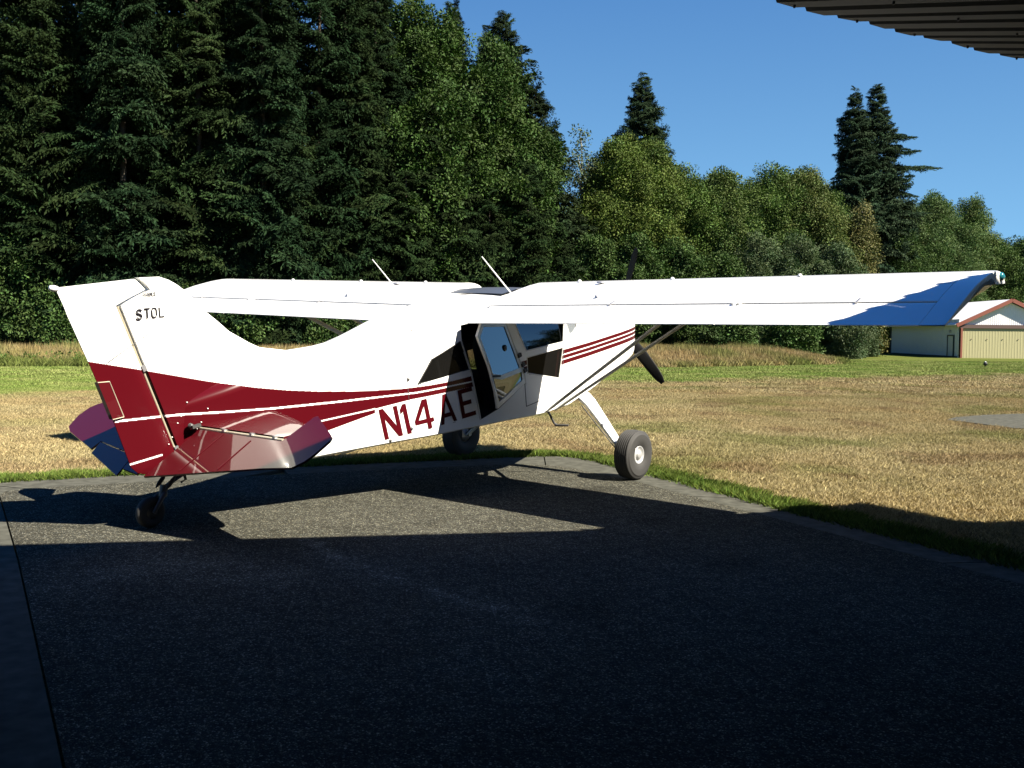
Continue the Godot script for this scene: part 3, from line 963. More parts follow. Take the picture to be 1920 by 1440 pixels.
	var al := [[4.7, 73.0, 15.6, 1.7, "thin half bare tree between forest wall and alders", "sparse", Color(0.085, 0.095, 0.05), 0.45],
		[7.6, 74.0, 15.2, 2.9, "tall alder next to the thin half bare tree", "alder", Color(0.092, 0.112, 0.026), 1.0],
		[10.2, 75.5, 15.4, 2.9, "tall alder in front of the lone pointed fir", "alder", Color(0.088, 0.108, 0.025), 1.0],
		[13.0, 77.0, 13.6, 2.5, "alder just right of the lone pointed fir", "alder", Color(0.080, 0.108, 0.026), 1.0],
		[16.0, 78.0, 13.5, 2.6, "alder with pale top at the lowest dip of the skyline", "alder", Color(0.098, 0.122, 0.038), 1.0],
		[19.4, 79.0, 13.9, 2.9, "rounded alder left of the fir pair", "alder", Color(0.082, 0.112, 0.03), 1.0],
		[22.0, 80.0, 14.2, 2.6, "alder with rusty topmost twigs by the fir pair", "alder", Color(0.100, 0.106, 0.034), 1.0],
		[24.6, 81.0, 12.4, 2.1, "alder directly left of the brownish tree", "alder", Color(0.085, 0.108, 0.03), 1.0],
		[26.4, 79.5, 11.6, 1.8, "brownish thin tree in front of the fir pair", "sparse", Color(0.112, 0.094, 0.036), 1.3],
		[38.4, 102.0, 14.4, 3.1, "bushy alder right of the brownish tree", "silver", Color(0.098, 0.118, 0.048), 1.0],
		[41.9, 103.0, 15.3, 3.3, "rounded tree right of the fir pair", "silver", Color(0.090, 0.118, 0.045), 1.0],
		[45.7, 104.0, 15.4, 2.1, "separate small crown at the right of the rounded tree", "alder", Color(0.095, 0.118, 0.04), 0.9],
		[48.5, 104.5, 11.2, 3.0, "low tree at the right before the dead tree", "alder", Color(0.075, 0.105, 0.03), 1.0],
		[52.5, 105.0, 11.2, 3.3, "low tree at the right edge behind the yellow door hangar", "alder", Color(0.072, 0.10, 0.028), 1.0],
		[57.0, 106.0, 11.4, 3.3, "tree beyond the right edge of the hangars", "alder", Color(0.072, 0.10, 0.028), 1.0]]
	for a in al: leafy("alder_tree", a[4], "tree", ag, a[0], a[1], a[2], a[3] * (1.0 if a[5] == "sparse" else 1.28), {"leaf": a[5], "tone": Color(a[6].r * 1.12, a[6].g * 1.15, a[6].b * 1.05), "density": a[7], "low": 0.08, "blobs": 17, "clump": 0.95})
	# lower bushy growth in front of the alders
	var bg := "bushes at the foot of the trees"
	var bu := [[5.2, 69.5, 8.0, 2.2, "leafy bush between forest wall and alders"],
		[8.2, 70.5, 8.2, 2.3, "tall bush behind the raised propeller blade"],
		[11.4, 71.5, 8.0, 2.3, "tall bush right of the raised propeller blade"],
		[14.6, 73.0, 7.2, 2.2, "bush in the middle of the right alders"],
		[17.4, 74.0, 8.6, 2.3, "bush under the pale topped alder"],
		[20.3, 74.5, 8.4, 2.5, "silvery bush under the rounded alder"],
		[23.4, 75.5, 8.2, 2.3, "silvery bush left of the brownish tree"],
		[33.6, 95.0, 7.6, 2.5, "bush in front of the brownish tree"],
		[36.0, 96.5, 11.0, 2.7, "bush right of the brownish tree"],
		[39.5, 98.0, 10.0, 2.8, "bush under the rounded tree right of the firs"],
		[22.3, 70.0, 3.3, 1.5, "low pale leaved bush left of the hangar bushes"],
		[23.6, 73.5, 3.4, 1.4, "pale leaved bush standing left of the metal hangar"],
		[25.6, 77.0, 3.3, 1.3, "dark bush between the pale leaved bush and the hangar"],
		[18.6, 69.0, 3.0, 1.5, "low bush under the wing struts at the grass edge"],
		[14.2, 67.5, 3.2, 1.6, "low bush right of the propeller at the grass edge"],
		[42.6, 101.0, 8.4, 2.8, "bush behind the roof of the metal hangar"],
		[49.8, 103.0, 9.0, 3.2, "bush behind the white roofed shed"],
		[-23.8, 49.5, 5.8, 1.5, "leafy bush at the left edge under the firs"],
		[-21.2, 48.5, 3.4, 1.6, "low bush left of the fin at the grass edge"],
		[-19.3, 49.5, 2.8, 1.4, "small bush close behind the rudder"],
		[-15.9, 50.5, 3.6, 1.5, "green bush above the fin's leading edge"],
		[-13.2, 52.0, 3.0, 1.6, "bush seen under the far wing at its tip"],
		[-10.4, 54.0, 3.1, 1.6, "bush seen under the far wing near its middle"],
		[-7.8, 56.5, 3.2, 1.6, "bush seen under the far wing at its root"]]
	for i in bu.size():
		var a = bu[i]
		var k := "silver" if a[4].contains("silver") or a[4].contains("pale") else "low"
		leafy("bush", a[4], "bush", bg, a[0], a[1], a[2], a[3], {"leaf": k, "tone": Color(0.10, 0.122, 0.058) if k == "silver" else Color(0.068, 0.10, 0.028), "low": 0.16, "blobs": 10, "clump": 0.85, "bark": M.bark, "trunk": 0.05})
	for i in 12:
		leafy("far_tree", "dim tree filling the gaps behind the alders", "tree", "trees behind the alders", 3.0 + i * 4.6, 94.0 + i * 1.5, 10.2 + (i * 5 % 4) * 0.6, 3.2, {"tone": Color(0.055, 0.075, 0.025), "density": 0.8, "clump": 1.2, "low": 0.06})
	for i in 9:
		leafy("far_tree", "tree beyond the right end of the field", "tree", "trees beyond the right end of the field", 78.0 + (i % 3) * 5.0, 62.0 - i * 9.0, 11.0 + (i * 5 % 4), 4.6, {"tone": Color(0.055, 0.075, 0.025), "density": 0.6, "clump": 1.5, "low": 0.05})
	# bare dead tree
	rng.seed = 15
	var root := thing("dead_tree", "bare grey dead tree standing at the far right", "tree", Vector3(51.5, 0, -106.0))
	var st := st_new()
	tube(st, [Vector3(0, 0, 0), Vector3(0.1, 5.0, 0), Vector3(-0.1, 8.2, 0), Vector3(0.15, 11.3, 0)], [0.16, 0.12, 0.08, 0.02], 7)
	obj("trunk", done(st, true), M.dead_bark, root)
	for i in 9:
		st = st_new()
		var y := 5.0 + i * 0.62
		var az := i * 2.3
		var o := Vector3(0, y, 0)
		var d := Vector3(cos(az), 0.9, sin(az) * 0.6)
		var l := rng.randf_range(0.9, 1.9)
		tube(st, [o, o + d * l * 0.5, o + d * l + Vector3(0, 0.3, 0)], [0.05, 0.035, 0.012], 5)
		obj("limb", done(st, true), M.dead_bark, root)

# ---------------------------------------------------------------- grass
func make_tuft(blades: int, h: float, spread: float, lean: float, w: float) -> ArrayMesh:
	var L := Leaves.new()
	for i in blades:
		var a := rng.randf() * TAU
		var p := Vector3(cos(a), 0, sin(a)) * spread * sqrt(rng.randf())
		var b := rng.randf() * TAU
		var l := rng.randf_range(0.1, 1.0) * lean
		var d := Vector3(cos(b) * l, 1.0, sin(b) * l) * h * rng.randf_range(0.55, 1.15)
		var s := Vector3(-sin(b), 0, cos(b)).rotated(Vector3.UP, rng.randf_range(-0.7, 0.7)) * w
		var k := rng.randf_range(0.45, 1.55)
		L.kite(p, d, s, -Vector3(cos(b), 0, sin(b)) * l * h * 0.12, Color(k, k, k * rng.randf_range(0.85, 1.1)))
	return L.mesh()

func in_view(x: float, z: float, pad: float) -> bool:
	return z < -2.0 and absf(x) < -z * 0.52 + pad

func make_grass() -> void:
	rng.seed = 2024
	var short_tuft := make_tuft(46, 0.045, 0.17, 1.5, 0.0042)
	var mid_tuft := make_tuft(44, 0.05, 0.22, 1.3, 0.007)
	var lush := make_tuft(36, 0.062, 0.13, 1.3, 0.0050)
	var tall := make_tuft(40, 0.80, 0.55, 0.42, 0.014)
	var weed := make_clump(60, 0.17, 0.3, 0.5)
	# short dry turf near by, as individual blades
	var xf := []
	var cols := PackedColorArray()
	var xf2 := []
	var cols2 := PackedColorArray()
	var tries := 0
	var keep := Geometry2D.offset_polygon(SLAB, 0.05)[0]
	while xf.size() < 82000 and tries < 300000:
		tries += 1
		var dd := 5.5 + 27.0 * pow(rng.randf(), 0.72)
		var x := rng.randf_range(-1.0, 1.0) * (dd * 0.68 + 2.5)
		if Geometry2D.is_point_in_polygon(Vector2(x, dd), keep) or Geometry2D.is_point_in_polygon(Vector2(x, dd), PAD): continue
		var c := turf_color(x, -dd)
		var k := rng.randf_range(0.8, 1.25)
		xf.append(Transform3D(Basis(Vector3.UP, rng.randf() * TAU) * Basis.from_scale(Vector3.ONE * rng.randf_range(0.75, 1.3)), Vector3(x, gy(x, -dd) - 0.045, -dd)))
		cols.append(Color(c.r * k * 1.45, c.g * k * 1.45, c.b * k * 1.45))
	while xf2.size() < 36000:
		var dd := 27.0 + 38.0 * pow(rng.randf(), 0.8)
		var x := rng.randf_range(-1.0, 1.0) * (dd * 0.62 + 2.0)
		var c := turf_color(x, -dd)
		var k := rng.randf_range(0.8, 1.25)
		xf2.append(Transform3D(Basis(Vector3.UP, rng.randf() * TAU) * Basis.from_scale(Vector3.ONE * rng.randf_range(0.8, 1.5)), Vector3(x, gy(x, -dd) - 0.045, -dd)))
		cols2.append(Color(c.r * k * 1.4, c.g * k * 1.4, c.b * k * 1.4))
	var o := crown(self, "short_grass", short_tuft, xf, cols, M.blade)
	tag(o, "short dry mown grass around the concrete apron", "grass", "", "stuff")
	o = crown(self, "far_grass", mid_tuft, xf2, cols2, M.blade)
	tag(o, "mown grass of the green strip and beyond", "grass", "", "stuff")
	# lush green verge along the apron
	xf = []
	cols = PackedColorArray()
	for i in range(6, 18):
		var a := SLAB[i]
		var b := SLAB[i + 1]
		var out := (b - a).orthogonal().normalized()
		if Geometry2D.is_point_in_polygon((a + b) / 2 + out * 0.05, SLAB): out = -out
		var n := int((b - a).length() * 420)
		for k in n:
			var off := -0.035 + 0.52 * pow(rng.randf(), 1.5)
			var p := a.lerp(b, rng.randf()) + out * off
			if patch.get_noise_2d(p.x * 9.0, p.y * 9.0) < off * 1.3 - 0.42: continue
			var s := rng.randf_range(0.6, 1.3) * (1.15 - off)
			xf.append(Transform3D(Basis(Vector3.UP, rng.randf() * TAU) * Basis.from_scale(Vector3(s, s * rng.randf_range(0.7, 1.2), s)), Vector3(p.x, gy(p.x, -p.y) - 0.04, -p.y)))
			var kk := rng.randf_range(0.7, 1.2)
			var g := Color(0.070, 0.128, 0.023).lerp(Color(0.20, 0.20, 0.06), rng.randf() * 0.45 + off * 0.5)
			cols.append(Color(g.r * kk, g.g * kk, g.b * kk))
	o = crown(self, "verge_grass", lush, xf, cols, M.blade)
	tag(o, "lush green grass fringe along the edge of the apron", "grass", "", "stuff")
	# tall uncut grass before the trees
	xf = []
	cols = PackedColorArray()
	var xw := []
	var cw := PackedColorArray()
	tries = 0
	while xf.size() < 15000 and tries < 200000:
		tries += 1
		var s := rng.randf_range(-8.0, 47.0)
		var front := ip([Vector2(-10, 47.5), Vector2(4, 46.0), Vector2(12, 43.0), Vector2(20, 40.0), Vector2(31, 37.2), Vector2(44, 39.0), Vector2(47, 44.0)], s)
		var n := front + 17.0 * pow(rng.randf(), 1.2)
		var p := sn(s, n)
		if not in_view(p.x, p.z, 4.0) or n > 61.0: continue
		var q := patch.get_noise_2d(s * 1.2, n * 1.2)
		var fr := clampf((n - front) / 4.0, 0, 1)
		var sc := lerpf(0.45, 1.0, fr) * rng.randf_range(0.75, 1.2) * (0.9 + 0.4 * q)
		var g := Color(0.36, 0.25, 0.11).lerp(Color(0.46, 0.37, 0.20), rng.randf())
		var gr := clampf(0.55 - fr * 0.55 + q * 1.2 + (0.45 if s < 9.0 else 0.0) * (1.0 - fr), 0, 0.9)
		g = g.lerp(Color(0.14, 0.19, 0.045), gr)
		xf.append(Transform3D(Basis(Vector3.UP, rng.randf() * TAU) * Basis.from_scale(Vector3(1, sc, 1)), Vector3(p.x, 0.03, p.z)))
		cols.append(Color(g.r * 0.85, g.g * 0.85, g.b * 0.85))
		if rng.randf() < 0.10 and fr < 0.8 and s < 10.0:
			xw.append(Transform3D(Basis(rdir(), rng.randf() * TAU) * Basis.from_scale(Vector3.ONE * rng.randf_range(0.4, 0.8)), Vector3(p.x, 0.30, p.z)))
			cw.append(Color(0.055, 0.095, 0.02))
	o = crown(self, "tall_grass", tall, xf, cols, M.blade)
	tag(o, "tall golden uncut grass in front of the trees", "grass", "", "stuff")
	o = crown(self, "weeds", weed, xw, cw, M.leaf)
	tag(o, "low green weeds growing in the tall grass", "weeds", "", "stuff")

# ---------------------------------------------------------------- the aeroplane
# own axes: x forward along the ground, y up, z to its right; it sits tail down
var W_HALF := [Vector2(-5.6, 0.03), Vector2(-4.86, 0.036), Vector2(-4.6, 0.125), Vector2(-2.4, 0.50), Vector2(-1.7, 0.53), Vector2(0.2, 0.53), Vector2(1.0, 0.475), Vector2(1.3, 0.42), Vector2(1.40, 0.365)]
var Y_LOW := [Vector2(-4.9, 0.42), Vector2(-4.26, 0.417), Vector2(-3.65, 0.478), Vector2(-2.73, 0.566), Vector2(-1.9, 0.634), Vector2(-1.23, 0.681), Vector2(-0.67, 0.712), Vector2(-0.2, 0.79), Vector2(0.3, 0.97), Vector2(0.8, 1.16), Vector2(1.25, 1.33), Vector2(1.40, 1.42)]
var Y_SIDE := [Vector2(-4.9, 0.93), Vector2(-4.26, 1.12), Vector2(-3.7, 1.20), Vector2(-3.3, 1.27), Vector2(-2.9, 1.40), Vector2(-2.5, 1.56), Vector2(-2.1, 1.69), Vector2(-1.5, 1.86), Vector2(-0.9, 1.97), Vector2(-0.45, 1.95), Vector2(-0.05, 1.66), Vector2(0.3, 1.62), Vector2(0.9, 1.70), Vector2(1.40, 1.74)]
var Y_TOP := [Vector2(-4.9, 0.98), Vector2(-4.4, 1.22), Vector2(-4.1, 1.34), Vector2(-3.9, 1.385), Vector2(-3.66, 1.405), Vector2(-3.28, 1.455), Vector2(-2.9, 1.56), Vector2(-2.5, 1.69), Vector2(-2.1, 1.82), Vector2(-1.7, 1.89), Vector2(-1.4, 1.945), Vector2(-1.27, 1.972), Vector2(-1.05, 2.03), Vector2(-0.85, 2.05), Vector2(-0.45, 2.02), Vector2(-0.05, 1.86), Vector2(0.3, 1.76), Vector2(0.9, 1.86), Vector2(1.25, 1.90), Vector2(1.40, 1.88)]
var W_TOP := [Vector2(-4.9, 0.012), Vector2(-4.2, 0.04), Vector2(-3.66, 0.12), Vector2(-3.28, 0.22), Vector2(-2.9, 0.32), Vector2(-2.5, 0.40), Vector2(-2.1, 0.47), Vector2(-1.4, 0.52), Vector2(-0.4, 0.52), Vector2(0.3, 0.42), Vector2(1.4, 0.28)]
const STATIONS := [-4.86, -4.55, -4.26, -3.95, -3.7, -3.45, -3.2, -2.95, -2.7, -2.5, -2.3, -2.1, -1.9, -1.7, -1.5, -1.25, -1.05, -0.85, -0.6, -0.4, -0.2, -0.05, 0.15, 0.3, 0.6, 0.9, 1.1, 1.25, 1.34, 1.40]

func skin_z(x: float) -> float: return ip(W_HALF, x)

# a piece of the flat fuselage side: poly in (x, y), laid on the side surface
func side_sheet(st: SurfaceTool, polys: Array, side: float, off: float, cut: Array, uv: bool, sgroup := 0, bow := -1.0) -> void:
	st.set_smooth_group(sgroup)
	for k in STATIONS.size() - 1:
		var a: float = STATIONS[k]
		var b: float = STATIONS[k + 1]
		var strip := PackedVector2Array([Vector2(a, -1), Vector2(b, -1), Vector2(b, 4), Vector2(a, 4)])
		for poly in polys:
			var parts := Geometry2D.intersect_polygons(poly, strip)
			for c in cut:
				var next: Array[PackedVector2Array] = []
				for q in parts: next.append_array(Geometry2D.clip_polygons(q, c))
				parts = next
			for q in parts:
				if Geometry2D.is_polygon_clockwise(q): continue
				var t := Geometry2D.triangulate_polygon(q)
				for i in t:
					var p := Vector3(q[i].x, q[i].y, side * (skin_z(q[i].x) + off))
					if bow > 0.0: p.z -= side * 0.22 * pow(maxf(0.0, p.y - bow), 1.6)
					if uv: st.set_uv(paint_uv(p))
					st.add_vertex(p)

func edge_tube(parent: Node, called: String, poly: PackedVector2Array, side: float, off: float, r: float, m: Material, closed := true) -> void:
	var st := st_new()
	for i in (poly.size() if closed else poly.size() - 1):
		var a := poly[i]
		var b := poly[(i + 1) % poly.size()]
		tube(st, [Vector3(a.x, a.y, side * (skin_z(a.x) + off)), Vector3(b.x, b.y, side * (skin_z(b.x) + off))], [r, r], 6)
	obj(called, done(st), m, parent)

func plate_rows(rows: Array, prof: Array) -> Array:      # rows of [rear, front]; prof of Vector2(share, half thickness)
	var out := []
	for r in rows:
		var a: Vector2 = r[0]
		var b: Vector2 = r[1]
		var row := []
		for p in prof:
			var q := a.lerp(b, p.x)
			row.append(Vector3(q.x, q.y, p.y))
		for i in range(prof.size() - 1, -1, -1):
			var q := a.lerp(b, prof[i].x)
			row.append(Vector3(q.x, q.y, -prof[i].y))
		out.append(row)
	return out

func poly_plate(poly: PackedVector2Array, o: Vector3, u: Vector3, v: Vector3, thick: float, uv := false) -> ArrayMesh:
	var st := st_new()
	st.set_smooth_group(-1)
	var n := u.cross(v).normalized() * thick / 2.0
	var t := Geometry2D.triangulate_polygon(poly)
	for s in [-1.0, 1.0]:
		for k in t:
			var p: Vector3 = o + u * poly[k].x + v * poly[k].y + n * s
			if uv: st.set_uv(paint_uv(p))
			st.add_vertex(p)
	for i in poly.size():
		var a := o + u * poly[i].x + v * poly[i].y
		var j := (i + 1) % poly.size()
		var b := o + u * poly[j].x + v * poly[j].y
		quad(st, a - n, b - n, b + n, a + n, uv)
	return done(st)

# --- wing section
const CHORD := 1.64
const INC := 0.232
var UPPER := [Vector2(0, 0.0), Vector2(0.0125, 0.026), Vector2(0.03, 0.042), Vector2(0.06, 0.059), Vector2(0.1, 0.074), Vector2(0.16, 0.089), Vector2(0.22, 0.092), Vector2(0.3, 0.094), Vector2(0.4, 0.091), Vector2(0.5, 0.086), Vector2(0.6, 0.073), Vector2(0.7, 0.057), Vector2(0.8, 0.039), Vector2(0.9, 0.020), Vector2(1, 0.003)]
var LOWER := [Vector2(0, 0.0), Vector2(0.0125, -0.013), Vector2(0.05, -0.021), Vector2(0.1, -0.023), Vector2(0.2, -0.021), Vector2(0.4, -0.014), Vector2(0.7, -0.006), Vector2(1, -0.001)]

func foil(c: float, t: float, z: float) -> Vector3:      # chord share and thickness to a place on the wing
	var te := Vector2(-2.085, 1.667 + 0.0165 * absf(z))
	var q := te + Vector2(cos(INC), sin(INC)) * (1.0 - c) * CHORD + Vector2(-sin(INC), cos(INC)) * t * CHORD
	return Vector3(q.x, q.y, z)

func foil_row(z: float, c0: float, c1: float, close := 0.0, shift := 0.0) -> Array:
	var row := []
	var cs := []
	for i in 21: cs.append(lerpf(c0, c1, 1.0 - pow(sin(PI / 2 * i / 20.0), 1.0) if c0 == 0.0 else 1.0 - i / 20.0))
	for c in cs:
		var cc: float = lerpf(c, 0.5, shift)
		row.append(foil(cc, ip(UPPER, c) * (1.0 - 0.25 * shift), z))
	cs.reverse()
	for c in cs:
		var cc: float = lerpf(c, 0.5, shift)
		row.append(foil(cc, lerpf(ip(LOWER, c), ip(UPPER, c) - 0.006, close) * (1.0 - 0.25 * shift), z))
	return row

func wing_piece(zs: Array, c0: float, c1: float, thin := 0.0) -> ArrayMesh:
	var rows := []
	for z in zs:
		var r := foil_row(z, c0, c1)
		if thin > 0.0:
			for k in r.size(): r[k] = r[k].lerp(r[r.size() - 1 - k], thin)
		rows.append(r)
	var st := rows_mesh(rows, true)
	st.set_smooth_group(-1)
	for i in rows.size() - 1:                            # close the rear or front face
		var n: int = rows[i].size()
		quad(st, rows[i][0], rows[i][n - 1], rows[i + 1][n - 1], rows[i + 1][0])
		if c0 > 0.0: quad(st, rows[i][20], rows[i][21], rows[i + 1][21], rows[i + 1][20])
	return done(st)

func make_wing(root: Node3D, s: float) -> void:
	var w := obj("wing", wing_piece([0.54 * s, 1.6 * s, 2.7 * s, 3.8 * s, 4.932 * s], 0.0, 0.724), M.white, root)
	obj("flap", wing_piece([0.60 * s, 2.0 * s, 3.30 * s], 0.746, 1.0), M.white, w)
	obj("aileron", wing_piece([3.315 * s, 4.1 * s, 4.932 * s], 0.746, 1.004), M.white, w)
	obj("gap_seal", wing_piece([0.60 * s, 4.93 * s], 0.7245, 0.7455, 0.42), M.black, w)
	var rows := []
	for q in [[4.936, 0.0, 0.0], [5.0, 0.0, 0.0], [5.03, 0.2, 0.0], [5.07, 0.62, 0.004], [5.10, 0.93, 0.012], [5.115, 1.0, 0.022]]:
		rows.append(foil_row(q[0] * s, 0.0, 1.003, q[1], q[2]))
	obj("wing_tip", done(rows_mesh(rows, true)), M.white, w)
	var st := st_new()
	lathe(st, [Vector2(0.0, 0.05), Vector2(0.03, 0.035), Vector2(0.042, 0.0), Vector2(0.03, -0.05), Vector2(0.0, -0.06)], 12, foil(0.09, 0.045, 5.10 * s), Vector3(0.3, 0, s).normalized())
	obj("navigation_light", done(st), M.nav, w)
	st = st_new()
	lathe(st, [Vector2(0.0, 0.012), Vector2(0.035, 0.010), Vector2(0.045, -0.004)], 14, foil(0.3, 0.101, 1.45 * s), Vector3.UP)
	obj("fuel_cap", done(st), M.metal, w)
	st = st_new()
	lathe(st, [Vector2(0.0, 0.03), Vector2(0.012, 0.024), Vector2(0.03, -0.004)], 8, foil(0.62, 0.071, 1.75 * s), Vector3(-0.6, 1, 0).normalized())
	obj("tank_vent", done(st), M.metal, w)
	for z in [3.30, 2.0, 4.3]:
		st = st_new()
		box(st, foil(0.725, ip(UPPER, 0.725) + 0.004, (z + 0.03) * s), Vector3(0.10, 0.016, 0.018), Basis(Vector3.BACK, 0.35))
		if z == 3.30: box(st, foil(0.742, ip(UPPER, 0.742) + 0.006, (z - 0.02) * s), Vector3(0.06, 0.022, 0.02), Basis(Vector3.BACK, 0.35))
		obj("hinge_bracket", done(st), M.metal if z != 3.30 else M.white, w)
	for z in [1.1, 2.2, 3.5]:
		st = st_new()
		lathe(st, [Vector2(0.0, 0.022), Vector2(0.016, 0.018), Vector2(0.022, -0.004)], 8, foil(0.22, 0.096, z * s), Vector3.UP)
		obj("inspection_stud", done(st), M.white, w)
	# lines of rivets on the outer panel
	st = st_new()
	for k in 22:
		lathe(st, [Vector2(0.0, 0.002), Vector2(0.004, 0.001), Vector2(0.005, -0.001)], 5, foil(0.48, ip(UPPER, 0.48), (3.55 + k * 0.055) * s), Vector3.UP)
	for z in [3.5, 4.45]:
		for k in 14: lathe(st, [Vector2(0.0, 0.002), Vector2(0.004, 0.001), Vector2(0.005, -0.001)], 5, foil(0.2 + k * 0.037, ip(UPPER, 0.2 + k * 0.037), z * s), Vector3.UP)
	var rv := obj("rivets", done(st), M.grey_ink, w)
	rv.set_meta("kind", "stuff")
	# panel joints
	st = st_new()
	for z in [0.95, 1.75, 2.6, 3.48, 4.45]:
		var line := []
		for k in 9: line.append(foil(0.12 + k * 0.073, ip(UPPER, 0.12 + k * 0.073) + 0.0003, z * s))
		tube(st, line, [0.002, 0.002, 0.002, 0.002, 0.002, 0.002, 0.002, 0.002, 0.002], 4)
	for c in [0.20, 0.47]:
		var line := []
		for k in 5: line.append(foil(c, ip(UPPER, c) + 0.0003, lerpf(0.56, 4.95, k / 4.0) * s))
		tube(st, line, [0.002, 0.002, 0.002, 0.002, 0.002], 4)
	obj("panel_joint", done(st), M.joint, w)
	# two lift struts
	for q in [[Vector3(-0.42, 0.735, 0.50 * s), Vector3(-0.98, 1.86, 2.62 * s)], [Vector3(-0.60, 0.725, 0.51 * s), Vector3(-1.60, 1.80, 2.62 * s)]]:
		st = st_new()
		var a: Vector3 = q[0]
		var b: Vector3 = q[1]
		tube(st, [a, a.lerp(b, 0.06), a.lerp(b, 0.94), b], [0.012, 0.017, 0.017, 0.012], 12, Vector3(1, 0.2, 0), 2.1)
		obj("lift_strut", done(st), M.strut, root)

func make_wheel(root: Node3D, c: Vector3, s: float) -> void:
	var wheel := Node3D.new()
	wheel.name = "main_wheel"
	root.add_child(wheel, true)
	var st := st_new()
	var R := 0.272
	var prof := [Vector2(0.095, -0.075), Vector2(0.125, -0.094), Vector2(0.18, -0.102), Vector2(0.225, -0.098), Vector2(0.252, -0.084)]
	for k in 7:                                          # ribbed tread
		var z := -0.072 + 0.024 * k
		var rr := R - 0.9 * z * z
		prof.append(Vector2(rr, z - 0.0085))
		prof.append(Vector2(rr, z + 0.0065))
		if k < 6:
			prof.append(Vector2(rr - 0.010, z + 0.008))
			prof.append(Vector2(rr - 0.010, z + 0.0145))
	prof.append_array([Vector2(0.252, 0.084), Vector2(0.232, 0.093), Vector2(0.228, 0.098), Vector2(0.222, 0.098), Vector2(0.18, 0.102), Vector2(0.125, 0.094), Vector2(0.095, 0.075)])
	lathe(st, prof, 48, c, Vector3(0, 0, s))
	obj("tyre", done(st), M.rubber, wheel)
	st = st_new()
	lathe(st, [Vector2(0.0, 0.088), Vector2(0.035, 0.088), Vector2(0.042, 0.084), Vector2(0.046, 0.068), Vector2(0.062, 0.064), Vector2(0.082, 0.070), Vector2(0.090, 0.078), Vector2(0.098, 0.080), Vector2(0.100, 0.066), Vector2(0.092, 0.03), Vector2(0.092, -0.06), Vector2(0.05, -0.062), Vector2(0.0, -0.062)], 32, c, Vector3(0, 0, s))
	obj("hub", done(st), M.hub, wheel)
	st = st_new()
	lathe(st, [Vector2(0.0, -0.070), Vector2(0.085, -0.070), Vector2(0.085, -0.062), Vector2(0.0, -0.062)], 24, c, Vector3(0, 0, s))
	box(st, c + Vector3(-0.07, 0.03, -0.085 * s), Vector3(0.06, 0.10, 0.045))
	obj("brake", done(st), M.metal, wheel)

func letter(parent: Node, pieces: Array) -> void:
	var st := st_new()
	var o := Vector2(-2.961, 0.575)
	var u := Vector2(0.988, 0.156)
	var v := Vector2(-0.265, 0.964)
	var h := 0.297
	var polys := []
	for p in pieces:
		var q := PackedVector2Array()
		for k in p: q.append(o + u * k[0] + v * k[1] * h)
		if Geometry2D.is_polygon_clockwise(q): q.reverse()
		polys.append(q)
	side_sheet(st, polys, 1.0, 0.0035, [], false)
	obj("letter", done(st), M.letter, parent)

# lettering of even thin strokes; each stroke in a cell 0.62 wide and 1 high
func stroke_letter(parent: Node, ch: String, at: Vector2, h: float, r: float, m: Material) -> void:
	var lines := []
	match ch:
		"S": lines = [[[0.58, 0.80], [0.52, 0.94], [0.31, 1.0], [0.10, 0.93], [0.04, 0.76], [0.12, 0.60], [0.31, 0.52], [0.50, 0.43], [0.58, 0.26], [0.52, 0.08], [0.31, 0.0], [0.10, 0.06], [0.03, 0.20]]]
		"T": lines = [[[0.0, 1.0], [0.62, 1.0]], [[0.31, 1.0], [0.31, 0.0]]]
		"O": lines = [[[0.31, 0.0], [0.12, 0.06], [0.04, 0.24], [0.04, 0.76], [0.12, 0.94], [0.31, 1.0], [0.50, 0.94], [0.58, 0.76], [0.58, 0.24], [0.50, 0.06], [0.31, 0.0]]]
		"L": lines = [[[0.08, 1.0], [0.08, 0.0], [0.60, 0.0]]]
		"M": lines = [[[0.0, 0.0], [0.0, 1.0], [0.31, 0.4], [0.62, 1.0], [0.62, 0.0]]]
		"A": lines = [[[0.0, 0.0], [0.31, 1.0], [0.62, 0.0]], [[0.12, 0.36], [0.5, 0.36]]]
		"U": lines = [[[0.05, 1.0], [0.05, 0.2], [0.31, 0.0], [0.57, 0.2], [0.57, 1.0]]]
		"E": lines = [[[0.58, 1.0], [0.06, 1.0], [0.06, 0.0], [0.58, 0.0]], [[0.06, 0.52], [0.5, 0.52]]]
	var u := Vector2(0.993, 0.115) * h
	var v := Vector2(-0.09, 0.996) * h
	var st := st_new()
	for l in lines:
		var pts := []
		var rad := []
		for p in l:
			var q: Vector2 = at + u * p[0] + v * p[1]
			pts.append(Vector3(q.x, q.y, 0.048 if h > 0.05 else 0.045))
			rad.append(r)
		tube(st, pts, rad, 6)
	obj("letter", done(st), m, parent)

func blade_mesh(hub: Vector3, ax: Vector3, rd: Vector3) -> ArrayMesh:
	var tg := ax.cross(rd).normalized()
	var rows := []
	for i in 13:
		var t := i / 12.0
		var r := lerpf(0.10, 1.0, t)
		var ch: float = ip([Vector2(0, 0.07), Vector2(0.2, 0.11), Vector2(0.5, 0.148), Vector2(0.8, 0.130), Vector2(0.95, 0.098), Vector2(0.99, 0.075), Vector2(1.0, 0.055)], t)
		var th: float = ip([Vector2(0, 0.05), Vector2(0.25, 0.022), Vector2(1, 0.008)], t)
		var pa := -lerpf(0.9, 0.30, t)
		var cd := tg * cos(pa) + ax * sin(pa)
		var nd := ax * cos(pa) - tg * sin(pa)
		var row := []
		for k in 10:
			var a := TAU * k / 10
			row.append(hub + rd * r + cd * (cos(a) * ch / 2 - 0.02 * t) + nd * sin(a) * th / 2)
		rows.append(row)
	return done(rows_mesh(rows, true, false, null, true))

